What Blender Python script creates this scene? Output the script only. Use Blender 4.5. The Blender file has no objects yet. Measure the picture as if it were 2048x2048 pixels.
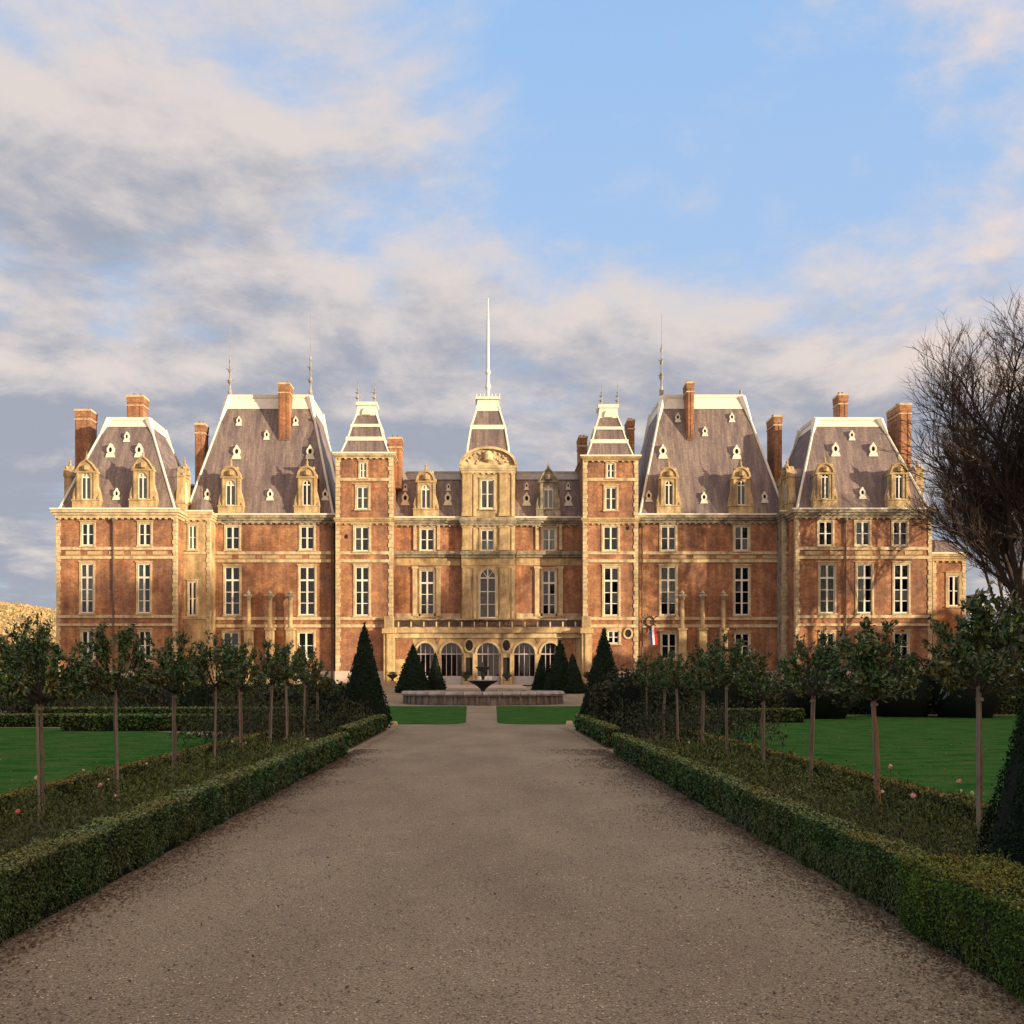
import bpy, math, random
import numpy as np
R = math.radians
random.seed(7); rng = np.random.default_rng(11)
SC = bpy.context.scene
COL = SC.collection

# ------------------------------------------------------------------ camera, sky, sun, exposure
EYE = 1.65
cam_data = bpy.data.cameras.new('camera'); cam = bpy.data.objects.new('camera', cam_data); COL.objects.link(cam)
cam.location = (0, 0, EYE); cam.rotation_euler = (R(90), 0, 0)
cam_data.sensor_width = 36; cam_data.lens = 36 * 1000 / 1024
cam_data.shift_x = (512 - 485) / 1024; cam_data.shift_y = (679 - 512) / 1024
cam_data.clip_start = 0.1; cam_data.clip_end = 6000
SC.camera = cam

SUN_AZ, SUN_EL = R(59), R(7.5)          # sun stands behind the camera, to the right
SD = (math.sin(SUN_AZ) * math.cos(SUN_EL), -math.cos(SUN_AZ) * math.cos(SUN_EL), math.sin(SUN_EL))
world = bpy.data.worlds.new('World'); SC.world = world; world.use_nodes = True
wn = world.node_tree; wn.nodes.clear()
def N(nt, t, **kw):
    n = nt.nodes.new(t)
    for k, v in kw.items():
        if k.startswith('i_'):
            key = k[2:]
            key = int(key) if key.isdigit() else key.replace('_', ' ')
            n.inputs[key].default_value = v
        else: setattr(n, k, v)
    return n
def L(nt, a, b): nt.links.new(a, b)
SKY_OFF = (0.4, 9.9, 0)
def build_world():
    nt = wn
    out = N(nt, 'ShaderNodeOutputWorld'); bg = N(nt, 'ShaderNodeBackground'); bg.inputs['Strength'].default_value = 0.085
    sky = N(nt, 'ShaderNodeTexSky', sky_type='NISHITA')
    sky.sun_disc = False; sky.sun_elevation = SUN_EL; sky.sun_rotation = math.pi - SUN_AZ
    sky.air_density = 1.0; sky.dust_density = 0.3; sky.ozone_density = 2.0
    tc = N(nt, 'ShaderNodeTexCoord')
    sep = N(nt, 'ShaderNodeSeparateXYZ'); L(nt, tc.outputs['Generated'], sep.inputs[0])
    def math_(op, a, b=None, c=None, clamp=False):
        m = N(nt, 'ShaderNodeMath', operation=op, use_clamp=clamp)
        for i, v in enumerate((a, b, c)):
            if v is None: continue
            if isinstance(v, (int, float)): m.inputs[i].default_value = v
            else: L(nt, v, m.inputs[i])
        return m.outputs[0]
    zc = math_('MAXIMUM', sep.outputs[2], 0.0)
    ay = math_('ABSOLUTE', sep.outputs[1])
    def cover(dz):
        """cloud density in the direction lifted by dz; the clouds lie in a flat layer"""
        z = math_('ADD', zc, dz); den = math_('ADD', z, 0.19)
        comb = N(nt, 'ShaderNodeCombineXYZ'); L(nt, math_('DIVIDE', sep.outputs[0], den), comb.inputs[0]); L(nt, math_('DIVIDE', sep.outputs[1], den), comb.inputs[1])
        mp = N(nt, 'ShaderNodeMapping'); mp.inputs['Location'].default_value = SKY_OFF; mp.inputs['Scale'].default_value = (1, 1.0, 1); L(nt, comb.outputs[0], mp.inputs[0])
        n1 = N(nt, 'ShaderNodeTexNoise', i_Scale=1.55, i_Detail=11.0, i_Roughness=0.60, i_Distortion=0.25); L(nt, mp.outputs[0], n1.inputs['Vector'])
        bias = math_('SUBTRACT', math_('MULTIPLY', ay, 0.43), z)
        left = math_('MAXIMUM', math_('SUBTRACT', math_('MULTIPLY', sep.outputs[0], -1.0), math_('MULTIPLY', ay, 0.12)), 0.0)
        bias = math_('ADD', bias, math_('MULTIPLY', left, 0.85))
        back = math_('MINIMUM', math_('MAXIMUM', math_('MULTIPLY', sep.outputs[1], -0.35), 0.0), 0.16)  # extra unseen cloud behind the camera, added to warm the light on the ground
        bias = math_('MAXIMUM', math_('MINIMUM', math_('MULTIPLY', bias, 0.9), 0.15), -0.05)
        n3 = N(nt, 'ShaderNodeTexNoise', i_Scale=5.2, i_Detail=8.0, i_Roughness=0.6, i_Distortion=0.4); L(nt, mp.outputs[0], n3.inputs['Vector'])
        small = math_('MULTIPLY', math_('SUBTRACT', n3.outputs[0], 0.47), 0.34)
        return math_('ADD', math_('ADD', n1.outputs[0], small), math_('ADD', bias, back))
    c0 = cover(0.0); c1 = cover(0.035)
    mr = N(nt, 'ShaderNodeMapRange', interpolation_type='SMOOTHSTEP'); L(nt, c0, mr.inputs[0]); mr.inputs[1].default_value = 0.37; mr.inputs[2].default_value = 0.62
    # more cloud above means we look at its grey underside, less means its lit top
    under = math_('MULTIPLY', math_('SUBTRACT', c1, c0), 3.2)
    sh = math_('ADD', math_('ADD', under, math_('MULTIPLY', math_('SUBTRACT', c0, 0.55), 1.5)), math_('MULTIPLY', math_('SUBTRACT', 0.34, zc), 1.0))
    rs = N(nt, 'ShaderNodeMapRange', interpolation_type='SMOOTHSTEP'); L(nt, sh, rs.inputs[0]); rs.inputs[1].default_value = -0.34; rs.inputs[2].default_value = 0.46
    cc = N(nt, 'ShaderNodeMix', data_type='RGBA'); L(nt, rs.outputs[0], cc.inputs[0])
    cc.inputs[6].default_value = (6.5, 5.7, 5.25, 1); cc.inputs[7].default_value = (3.05, 3.2, 3.75, 1)
    # clouds standing nearer the low sun are warmer and brighter
    dt = N(nt, 'ShaderNodeVectorMath', operation='DOT_PRODUCT'); L(nt, tc.outputs['Generated'], dt.inputs[0]); dt.inputs[1].default_value = SD
    ws = N(nt, 'ShaderNodeMapRange', interpolation_type='SMOOTHSTEP'); L(nt, dt.outputs['Value'], ws.inputs[0]); ws.inputs[1].default_value = -0.25; ws.inputs[2].default_value = 0.95
    wm = N(nt, 'ShaderNodeMix', data_type='RGBA'); L(nt, ws.outputs[0], wm.inputs[0]); wm.inputs[6].default_value = (1, 1, 1, 1); wm.inputs[7].default_value = (2.6, 1.75, 1.0, 1)
    cw = N(nt, 'ShaderNodeVectorMath', operation='MULTIPLY'); L(nt, cc.outputs[2], cw.inputs[0]); L(nt, wm.outputs[2], cw.inputs[1])
    # the blue between the clouds: the Nishita sky with the thin pale veil of the day in it
    gain = N(nt, 'ShaderNodeMix', data_type='RGBA'); gain.inputs[0].default_value = 0.75
    L(nt, sky.outputs[0], gain.inputs[6])
    mz = N(nt, 'ShaderNodeMapRange'); L(nt, zc, mz.inputs[0]); mz.inputs[1].default_value = 0.05; mz.inputs[2].default_value = 0.6
    veil = N(nt, 'ShaderNodeMix', data_type='RGBA'); L(nt, mz.outputs[0], veil.inputs[0])
    veil.inputs[6].default_value = (5.4, 6.3, 8.0, 1); veil.inputs[7].default_value = (3.3, 5.6, 9.2, 1)
    L(nt, veil.outputs[2], gain.inputs[7])
    mx = N(nt, 'ShaderNodeMix', data_type='RGBA'); L(nt, math_('MULTIPLY', mr.outputs[0], 0.92), mx.inputs[0]); L(nt, gain.outputs[2], mx.inputs[6]); L(nt, cw.outputs[0], mx.inputs[7])
    L(nt, mx.outputs[2], bg.inputs['Color']); L(nt, bg.outputs[0], out.inputs['Surface'])
build_world()
sun_d = bpy.data.lights.new('sun', 'SUN'); sun = bpy.data.objects.new('sun', sun_d); COL.objects.link(sun)
sun_d.energy = 5.0; sun_d.angle = R(0.5); sun_d.color = (1.0, 0.79, 0.50)
sun.rotation_euler = (math.pi / 2 - SUN_EL, 0, SUN_AZ); sun.location = (60, -60, 60)
SC.view_settings.view_transform = 'Standard'; SC.view_settings.look = 'None'
SC.view_settings.exposure = 0.5; SC.view_settings.gamma = 1.0; SC.view_settings.use_curve_mapping = False

# ------------------------------------------------------------------ materials
def mat(name, c1, c2=None, scale=3.0, rough=0.85, bump=0.0, bscale=None, c3=None, scale3=0.4, spec=0.3, island=0.0, stretch=(1, 1, 1), metal=0.0, detail=6.0, lo=0.35, hi=0.65, fine=0.0, fscale=60, streak=0.0):
    m = bpy.data.materials.new(name); m.use_nodes = True; nt = m.node_tree
    b = nt.nodes['Principled BSDF']; b.inputs['Roughness'].default_value = rough
    b.inputs['Specular IOR Level'].default_value = spec; b.inputs['Metallic'].default_value = metal
    c1 = (*c1, 1)
    if c2 is None and not island:
        b.inputs['Base Color'].default_value = c1; last = None
    else:
        tc = N(nt, 'ShaderNodeTexCoord'); mp = N(nt, 'ShaderNodeMapping'); mp.inputs['Scale'].default_value = stretch
        L(nt, tc.outputs['Object'], mp.inputs[0])
        col = None
        if c2 is not None:
            n = N(nt, 'ShaderNodeTexNoise', i_Scale=scale, i_Detail=detail, i_Roughness=0.6); L(nt, mp.outputs[0], n.inputs['Vector'])
            r = N(nt, 'ShaderNodeMapRange'); L(nt, n.outputs[0], r.inputs[0]); r.inputs[1].default_value = lo; r.inputs[2].default_value = hi
            mx = N(nt, 'ShaderNodeMix', data_type='RGBA'); L(nt, r.outputs[0], mx.inputs[0])
            mx.inputs[6].default_value = c1; mx.inputs[7].default_value = (*c2, 1); col = mx.outputs[2]
        if c3 is not None:
            n = N(nt, 'ShaderNodeTexNoise', i_Scale=scale3, i_Detail=5.0, i_Roughness=0.62); L(nt, mp.outputs[0], n.inputs['Vector'])
            r = N(nt, 'ShaderNodeMapRange'); L(nt, n.outputs[0], r.inputs[0]); r.inputs[1].default_value = 0.42; r.inputs[2].default_value = 0.68
            mx = N(nt, 'ShaderNodeMix', data_type='RGBA'); L(nt, r.outputs[0], mx.inputs[0]); L(nt, col, mx.inputs[6]); mx.inputs[7].default_value = (*c3, 1); col = mx.outputs[2]
        if streak:
            ms = N(nt, 'ShaderNodeMapping'); ms.inputs['Scale'].default_value = (1.6, 1.6, .16); L(nt, tc.outputs['Object'], ms.inputs[0])
            n = N(nt, 'ShaderNodeTexNoise', i_Scale=1.0, i_Detail=6.0, i_Roughness=0.65); L(nt, ms.outputs[0], n.inputs['Vector'])
            r = N(nt, 'ShaderNodeMapRange'); L(nt, n.outputs[0], r.inputs[0]); r.inputs[1].default_value = 0.38; r.inputs[2].default_value = 0.62
            r.inputs[3].default_value = 1 - streak; r.inputs[4].default_value = 1.06
            mm = N(nt, 'ShaderNodeVectorMath', operation='SCALE'); L(nt, col, mm.inputs[0]); L(nt, r.outputs[0], mm.inputs['Scale']); col = mm.outputs[0]
        if fine:
            n = N(nt, 'ShaderNodeTexNoise', i_Scale=fscale, i_Detail=3.0, i_Roughness=0.7); L(nt, tc.outputs['Object'], n.inputs['Vector'])
            r = N(nt, 'ShaderNodeMapRange'); L(nt, n.outputs[0], r.inputs[0]); r.inputs[1].default_value = 0.3; r.inputs[2].default_value = 0.7
            r.inputs[3].default_value = 1 - fine; r.inputs[4].default_value = 1 + fine
            mm = N(nt, 'ShaderNodeVectorMath', operation='SCALE'); L(nt, col, mm.inputs[0]); L(nt, r.outputs[0], mm.inputs['Scale']); col = mm.outputs[0]
        if island:
            g = N(nt, 'ShaderNodeNewGeometry'); r = N(nt, 'ShaderNodeMapRange'); L(nt, g.outputs['Random Per Island'], r.inputs[0])
            r.inputs[3].default_value = 1 - island; r.inputs[4].default_value = 1 + island
            mm = N(nt, 'ShaderNodeVectorMath', operation='SCALE')
            if col is None: mm.inputs[0].default_value = c1[:3]
            else: L(nt, col, mm.inputs[0])
            L(nt, r.outputs[0], mm.inputs['Scale']); col = mm.outputs[0]
        L(nt, col, b.inputs['Base Color'])
        if bump:
            n = N(nt, 'ShaderNodeTexNoise', i_Scale=bscale or scale * 4, i_Detail=4.0); L(nt, tc.outputs['Object'], n.inputs['Vector'])
            bp = N(nt, 'ShaderNodeBump'); bp.inputs['Strength'].default_value = bump; bp.inputs['Distance'].default_value = 0.02
            L(nt, n.outputs[0], bp.inputs['Height']); L(nt, bp.outputs[0], b.inputs['Normal'])
    return m
def mat_brick():
    m = mat('red_brick', (0.36, 0.150, 0.080), (0.50, 0.245, 0.120), scale=0.9, lo=.38, hi=.62, c3=(0.225, 0.115, 0.080), scale3=0.42, rough=0.9, streak=0.30, fine=0.28, fscale=5)
    nt = m.node_tree; b = nt.nodes['Principled BSDF']; src = b.inputs['Base Color'].links[0].from_socket
    tc = N(nt, 'ShaderNodeTexCoord'); mp = N(nt, 'ShaderNodeMapping'); mp.inputs['Rotation'].default_value = (R(90), 0, 0)
    L(nt, tc.outputs['Object'], mp.inputs[0])
    br = N(nt, 'ShaderNodeTexBrick', i_Scale=1.0); br.inputs['Brick Width'].default_value = 0.30; br.inputs['Row Height'].default_value = 0.11
    br.inputs['Mortar Size'].default_value = 0.012; br.inputs['Color1'].default_value = (1.12, 1.12, 1.12, 1); br.inputs['Color2'].default_value = (0.78, 0.78, 0.78, 1)
    br.inputs['Mortar'].default_value = (1.35, 1.7, 2.1, 1)
    L(nt, mp.outputs[0], br.inputs['Vector'])
    mm = N(nt, 'ShaderNodeVectorMath', operation='MULTIPLY'); L(nt, src, mm.inputs[0]); L(nt, br.outputs['Color'], mm.inputs[1]); L(nt, mm.outputs[0], b.inputs['Base Color'])
    bp = N(nt, 'ShaderNodeBump'); bp.inputs['Strength'].default_value = 0.4; bp.inputs['Distance'].default_value = 0.015; bp.invert = True
    L(nt, br.outputs['Fac'], bp.inputs['Height']); L(nt, bp.outputs[0], b.inputs['Normal'])
    return m
def mat_slate():
    m = mat('slate', (0.190, 0.148, 0.148), (0.320, 0.255, 0.225), scale=1.3, c3=(0.135, 0.105, 0.12), scale3=0.42, rough=0.6, stretch=(3.4, 1, 0.22), fine=0.2, fscale=6)
    nt = m.node_tree; b = nt.nodes['Principled BSDF']; src = b.inputs['Base Color'].links[0].from_socket
    tc = N(nt, 'ShaderNodeTexCoord'); mp = N(nt, 'ShaderNodeMapping'); mp.inputs['Rotation'].default_value = (R(90), 0, 0); L(nt, tc.outputs['Object'], mp.inputs[0])
    br = N(nt, 'ShaderNodeTexBrick', i_Scale=1.0); br.inputs['Brick Width'].default_value = 0.32; br.inputs['Row Height'].default_value = 0.22
    br.inputs['Mortar Size'].default_value = 0.014; br.inputs['Color1'].default_value = (1.08, 1.08, 1.08, 1); br.inputs['Color2'].default_value = (0.90, 0.90, 0.92, 1); br.inputs['Mortar'].default_value = (0.8, 0.8, 0.8, 1)
    L(nt, mp.outputs[0], br.inputs['Vector'])
    mm = N(nt, 'ShaderNodeVectorMath', operation='MULTIPLY'); L(nt, src, mm.inputs[0]); L(nt, br.outputs['Color'], mm.inputs[1]); L(nt, mm.outputs[0], b.inputs['Base Color'])
    return m
def mat_glass():
    m = bpy.data.materials.new('window_glass'); m.use_nodes = True; nt = m.node_tree; nt.nodes.remove(nt.nodes['Principled BSDF'])
    out = nt.nodes['Material Output']; tr = N(nt, 'ShaderNodeBsdfTransparent'); tr.inputs[0].default_value = (0.80, 0.84, 0.84, 1)
    gl = N(nt, 'ShaderNodeBsdfGlossy'); gl.inputs['Roughness'].default_value = 0.06; gl.inputs[0].default_value = (0.9, 0.93, 0.95, 1)
    mx = N(nt, 'ShaderNodeMixShader'); fr = N(nt, 'ShaderNodeFresnel'); fr.inputs[0].default_value = 1.6
    L(nt, fr.outputs[0], mx.inputs[0]); L(nt, tr.outputs[0], mx.inputs[1]); L(nt, gl.outputs[0], mx.inputs[2]); L(nt, mx.outputs[0], out.inputs[0])
    return m
BRICK = mat_brick(); SLATE = mat_slate(); GLASS = mat_glass()
STONE = mat('limestone', (0.68, 0.52, 0.29), (0.56, 0.40, 0.21), scale=1.5, c3=(0.33, 0.245, 0.15), scale3=0.8, streak=0.30, bump=0.4, bscale=9, fine=0.22, fscale=9)
STONEL = mat('pale_limestone', (0.80, 0.67, 0.44), (0.66, 0.51, 0.31), scale=2.0, c3=(0.44, 0.34, 0.22), scale3=1.1, streak=0.25, bump=0.3, bscale=9, fine=0.15, fscale=9)
STONEG = mat('weathered_stone', (0.38, 0.33, 0.26), (0.52, 0.45, 0.33), scale=1.2, c3=(0.17, 0.15, 0.11), scale3=1.5, streak=0.35, bump=0.3, fine=0.25, fscale=7)
PLINTH = mat('pale_plinth', (0.55, 0.47, 0.42), (0.62, 0.54, 0.47), scale=1.0, rough=0.9)
LEAD = mat('pale_lead', (0.87, 0.85, 0.76), (0.78, 0.74, 0.64), scale=2.5, rough=0.5, spec=0.4)
FINM = mat('grey_white_finial_lead', (0.50, 0.49, 0.46), (0.16, 0.15, 0.15), scale=1.6, rough=0.5)
LEADD = mat('grey_lead', (0.30, 0.31, 0.33), (0.40, 0.40, 0.40), scale=2.0, rough=0.6)
WHITE = mat('white_paint', (0.82, 0.80, 0.74), rough=0.5)
ROOMD = mat('dark_room', (0.025, 0.022, 0.02))
CURTAIN = mat('curtain', (0.80, 0.77, 0.66), (0.62, 0.60, 0.50), scale=4, stretch=(6, 1, .4))
PIPE = mat('pipe_metal', (0.14, 0.10, 0.08), rough=0.6)
IRON = mat('wrought_iron', (0.035, 0.035, 0.035), rough=0.6)
DOORP = mat('pale_door_paint', (0.55, 0.53, 0.56), rough=0.6)
MULL = mat('lilac_grey_paint', (0.52, 0.45, 0.50), rough=0.6)
FOUNT = mat('fountain_stone', (0.40, 0.37, 0.35), (0.54, 0.50, 0.46), scale=3, c3=(0.22, 0.19, 0.19), scale3=1.3, fine=.2, fscale=12)
FOUNTW = mat('fountain_wall', (0.20, 0.175, 0.16), (0.30, 0.27, 0.25), scale=3, c3=(0.12, 0.095, 0.08), scale3=1.3, stretch=(1, 1, .4), fine=.3, fscale=10)
BRONZE = mat('dark_bronze', (0.045, 0.038, 0.035), (0.08, 0.07, 0.05), scale=4, rough=0.5, metal=0.0)
WATER = mat('water', (0.03, 0.04, 0.04), rough=0.08, spec=0.5)
GRAVEL = mat('gravel', (0.265, 0.212, 0.134), (0.335, 0.270, 0.175), scale=0.7, stretch=(1.0, .38, 1), c3=(0.22, 0.170, 0.108), scale3=0.5, rough=0.95, bump=0.9, bscale=55, fine=0.62, fscale=70)
PEB = mat('pebbles', (0.50, 0.40, 0.27), (0.22, 0.165, 0.11), scale=3, island=0.7, rough=0.85)
SOIL = mat('soil', (0.07, 0.045, 0.028), (0.11, 0.07, 0.04), scale=3, rough=1.0, fine=.3)
GRASS = mat('lawn_grass', (0.020, 0.085, 0.017), (0.042, 0.140, 0.028), scale=1.7, stretch=(.6, 1.3, 1), c3=(0.074, 0.112, 0.034), scale3=1.7, rough=1.0, spec=0.0, bump=0.6, bscale=24, fine=0.30, fscale=16)
BLADE = mat('grass_blades', (0.042, 0.140, 0.018), (0.055, 0.165, 0.022), scale=1.2, island=0.15, rough=0.9)
ROUGHG = mat('rough_grass', (0.05, 0.075, 0.025), (0.09, 0.09, 0.04), scale=0.1, rough=1.0, fine=.3, fscale=4)
FIELD = mat('stubble_field', (0.52, 0.38, 0.20), (0.40, 0.30, 0.15), scale=0.02, rough=1.0, fine=.25, fscale=.3)
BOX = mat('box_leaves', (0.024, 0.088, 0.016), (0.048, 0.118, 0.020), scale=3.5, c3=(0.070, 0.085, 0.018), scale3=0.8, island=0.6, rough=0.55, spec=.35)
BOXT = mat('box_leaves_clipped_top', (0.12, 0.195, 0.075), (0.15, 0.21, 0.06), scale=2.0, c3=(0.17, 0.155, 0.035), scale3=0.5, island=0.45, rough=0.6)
BOXY = mat('yellowing_box_leaves', (0.085, 0.115, 0.014), (0.17, 0.16, 0.018), scale=2.5, island=0.6, rough=0.6)
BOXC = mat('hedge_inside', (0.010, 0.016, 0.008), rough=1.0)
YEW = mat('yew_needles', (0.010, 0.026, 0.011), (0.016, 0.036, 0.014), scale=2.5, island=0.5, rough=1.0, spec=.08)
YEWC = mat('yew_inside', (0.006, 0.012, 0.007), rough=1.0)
CROWN = mat('glossy_green_leaves', (0.036, 0.112, 0.034), (0.085, 0.145, 0.036), scale=5, c3=(0.13, 0.105, 0.03), scale3=2.5, island=0.65, rough=0.45, spec=.5)
BARK = mat('bark', (0.22, 0.17, 0.125), (0.13, 0.10, 0.078), scale=14, stretch=(3, 3, .5), rough=0.95)
BARKO = mat('new_wood', (0.34, 0.19, 0.09), (0.26, 0.14, 0.07), scale=14, stretch=(3, 3, .5), rough=0.9)
STAKE = mat('grey_stake_wood', (0.30, 0.25, 0.21), (0.19, 0.155, 0.13), scale=10, stretch=(3, 3, .4), rough=0.95)
TBARK = mat('bare_tree_bark', (0.045, 0.033, 0.031), (0.075, 0.055, 0.042), scale=3, rough=0.95)
ROSEL = mat('rose_bush_leaves', (0.075, 0.120, 0.022), (0.130, 0.120, 0.030), scale=1.4, c3=(0.038, 0.068, 0.018), scale3=0.7, island=0.6, rough=0.75)
SHRUB = mat('shrub_leaves', (0.028, 0.045, 0.018), (0.065, 0.055, 0.022), scale=1.2, c3=(0.018, 0.035, 0.016), scale3=0.5, island=0.6, rough=0.8)
GOLD = mat('autumn_leaves', (0.44, 0.31, 0.16), (0.32, 0.25, 0.12), scale=0.5, island=0.5, rough=0.85)
PETALP = mat('pink_petals', (0.80, 0.30, 0.28), (0.85, 0.55, 0.50), scale=20, rough=.6)
PETALC = mat('cream_petals', (0.82, 0.74, 0.50), rough=.6)
PETALR = mat('red_petals', (0.62, 0.09, 0.05), (0.78, 0.30, 0.20), scale=20, rough=.6)
STEM = mat('green_stem', (0.06, 0.075, 0.03), rough=.8)
LITTER = mat('fallen_leaf', (0.16, 0.065, 0.03), (0.10, 0.055, 0.025), scale=3, island=.6, rough=.9)
DRYG = mat('dry_grass', (0.26, 0.24, 0.14), (0.12, 0.15, 0.06), scale=2, island=.4, rough=.9)
FB = mat('flag_blue', (0.02, 0.04, 0.22)); FW = mat('flag_white', (0.8, 0.8, 0.8)); FR = mat('flag_red', (0.6, 0.03, 0.03))

# ------------------------------------------------------------------ object helpers
WL = {}
def tag(o, label=None, cat=None, group=None, kind=None):
    for k, v in (('label', label), ('category', cat), ('group', group), ('kind', kind)):
        if v: o[k] = v
    return o
def empty(name, loc, label, cat, group=None, rz=0):
    o = bpy.data.objects.new(name, None); COL.objects.link(o); o.location = loc; o.rotation_euler[2] = rz
    o.empty_display_size = 0.3; WL[o.name] = tuple(loc)
    return tag(o, label, cat, group)
def finish(name, me, mats, parent, origin, smooth=False):
    for m in (mats if isinstance(mats, (list, tuple)) else [mats]): me.materials.append(m)
    if smooth: me.polygons.foreach_set('use_smooth', np.ones(len(me.polygons), dtype=bool))
    o = bpy.data.objects.new(name, me); COL.objects.link(o)
    pw = WL[parent.name] if parent is not None else (0, 0, 0)
    o.location = tuple(origin[i] - pw[i] for i in range(3)); o.parent = parent
    WL[o.name] = tuple(origin)
    return o
class MB:
    """collects shapes in world coordinates, builds ONE mesh object"""
    def __init__(s): s.v = []; s.f = []; s.m = []; s.cm = 0
    def face(s, pts):
        b = len(s.v); s.v += [tuple(p) for p in pts]; s.f.append(tuple(range(b, b + len(pts)))); s.m.append(s.cm)
    def box(s, x0, x1, y0, y1, z0, z1):
        b = len(s.v); s.v += [(x0,y0,z0),(x1,y0,z0),(x1,y1,z0),(x0,y1,z0),(x0,y0,z1),(x1,y0,z1),(x1,y1,z1),(x0,y1,z1)]
        for q in ((0,3,2,1),(4,5,6,7),(0,1,5,4),(1,2,6,5),(2,3,7,6),(3,0,4,7)): s.f.append(tuple(b + i for i in q)); s.m.append(s.cm)
    def frustum(s, a, za, c, zc):
        """a, c = (x0,x1,y0,y1) rectangles"""
        b = len(s.v)
        for (x0,x1,y0,y1), z in ((a, za), (c, zc)): s.v += [(x0,y0,z),(x1,y0,z),(x1,y1,z),(x0,y1,z)]
        for q in ((0,3,2,1),(4,5,6,7),(0,1,5,4),(1,2,6,5),(2,3,7,6),(3,0,4,7)): s.f.append(tuple(b + i for i in q)); s.m.append(s.cm)
    def tube(s, p, q, r0, r1, n=6):
        p = np.array(p, float); q = np.array(q, float); d = q - p; l = np.linalg.norm(d)
        if l < 1e-6: return
        d /= l; a = np.array((0, 0, 1.0)) if abs(d[2]) < .9 else np.array((1.0, 0, 0))
        u = np.cross(d, a); u /= np.linalg.norm(u); w = np.cross(d, u); b = len(s.v)
        for c, r in ((p, r0), (q, r1)):
            for i in range(n):
                t = 2 * math.pi * i / n; s.v.append(tuple(c + r * (u * math.cos(t) + w * math.sin(t))))
        for i in range(n): j = (i + 1) % n; s.f.append((b+i, b+i+n, b+j+n, b+j)); s.m.append(s.cm)
        s.f.append(tuple(b + i for i in range(n))); s.m.append(s.cm); s.f.append(tuple(b + n + i for i in range(n))[::-1]); s.m.append(s.cm)
    def lathe(s, c, prof, n=16):
        b = len(s.v)
        for r, z in prof:
            for i in range(n): t = 2 * math.pi * i / n; s.v.append((c[0] + r * math.cos(t), c[1] + r * math.sin(t), c[2] + z))
        for k in range(len(prof) - 1):
            for i in range(n): j = (i + 1) % n; s.f.append((b+k*n+i, b+k*n+j, b+(k+1)*n+j, b+(k+1)*n+i)); s.m.append(s.cm)
        s.f.append(tuple(b + i for i in range(n))[::-1]); s.m.append(s.cm); s.f.append(tuple(b + (len(prof)-1)*n + i for i in range(n))); s.m.append(s.cm)
    def poly(s, pts, y0, y1):
        """polygon in x,z extruded along y"""
        n = len(pts); b = len(s.v)
        s.v += [(x, y0, z) for x, z in pts] + [(x, y1, z) for x, z in pts]
        s.f.append(tuple(b + i for i in range(n))); s.m.append(s.cm); s.f.append(tuple(b + n + i for i in range(n))[::-1]); s.m.append(s.cm)
        for i in range(n): j = (i + 1) % n; s.f.append((b+i, b+n+i, b+n+j, b+j)); s.m.append(s.cm)
    def arch_fill(s, xc, hw, rise, zs, zt, y0, y1, n=10, xl=None, xr=None):
        """wall above an arch of half width hw springing at zs, up to zt, between xl and xr"""
        xl = xc - hw if xl is None else xl; xr = xc + hw if xr is None else xr
        if xl < xc - hw: s.box(xl, xc - hw, y0, y1, zs, zt)
        if xr > xc + hw: s.box(xc + hw, xr, y0, y1, zs, zt)
        for i in range(n):
            a = math.pi * (1 - i / n); c = math.pi * (1 - (i + 1) / n)
            xa, za = xc + hw * math.cos(a), zs + rise * math.sin(a); xb, zb = xc + hw * math.cos(c), zs + rise * math.sin(c)
            s.poly([(xa, za), (xb, zb), (xb, zt), (xa, zt)], y0, y1)
    def arch_ring(s, xc, hw, rise, zs, t, y0, y1, n=12, a0=0, a1=math.pi):
        for i in range(n):
            a = a1 + (a0 - a1) * i / n; c = a1 + (a0 - a1) * (i + 1) / n
            P = lambda k, q: (xc + (hw + q) * math.cos(k), zs + (rise + q) * math.sin(k))
            s.poly([P(a, 0), P(c, 0), P(c, t), P(a, t)], y0, y1)
    def rot90(s, cx, cy, sgn, start=0):
        """turn everything from index start about (cx, cy) so that the front (-y) faces sgn*x"""
        for i in range(start, len(s.v)):
            x, y, z = s.v[i]; dx, dy = x - cx, y - cy
            s.v[i] = (cx - sgn * dy, cy + sgn * dx, z)
    def build(s, name, m, parent=None, smooth=False, origin=None):
        v = np.array(s.v, dtype=np.float64)
        if origin is None: origin = ((v[:,0].min()+v[:,0].max())/2, (v[:,1].min()+v[:,1].max())/2, v[:,2].min())
        me = bpy.data.meshes.new(name); me.from_pydata([tuple(p) for p in (v - np.array(origin)).tolist()], [], s.f)
        if s.cm or any(s.m): me.polygons.foreach_set('material_index', s.m)
        return finish(name, me, m, parent, origin, smooth)
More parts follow.
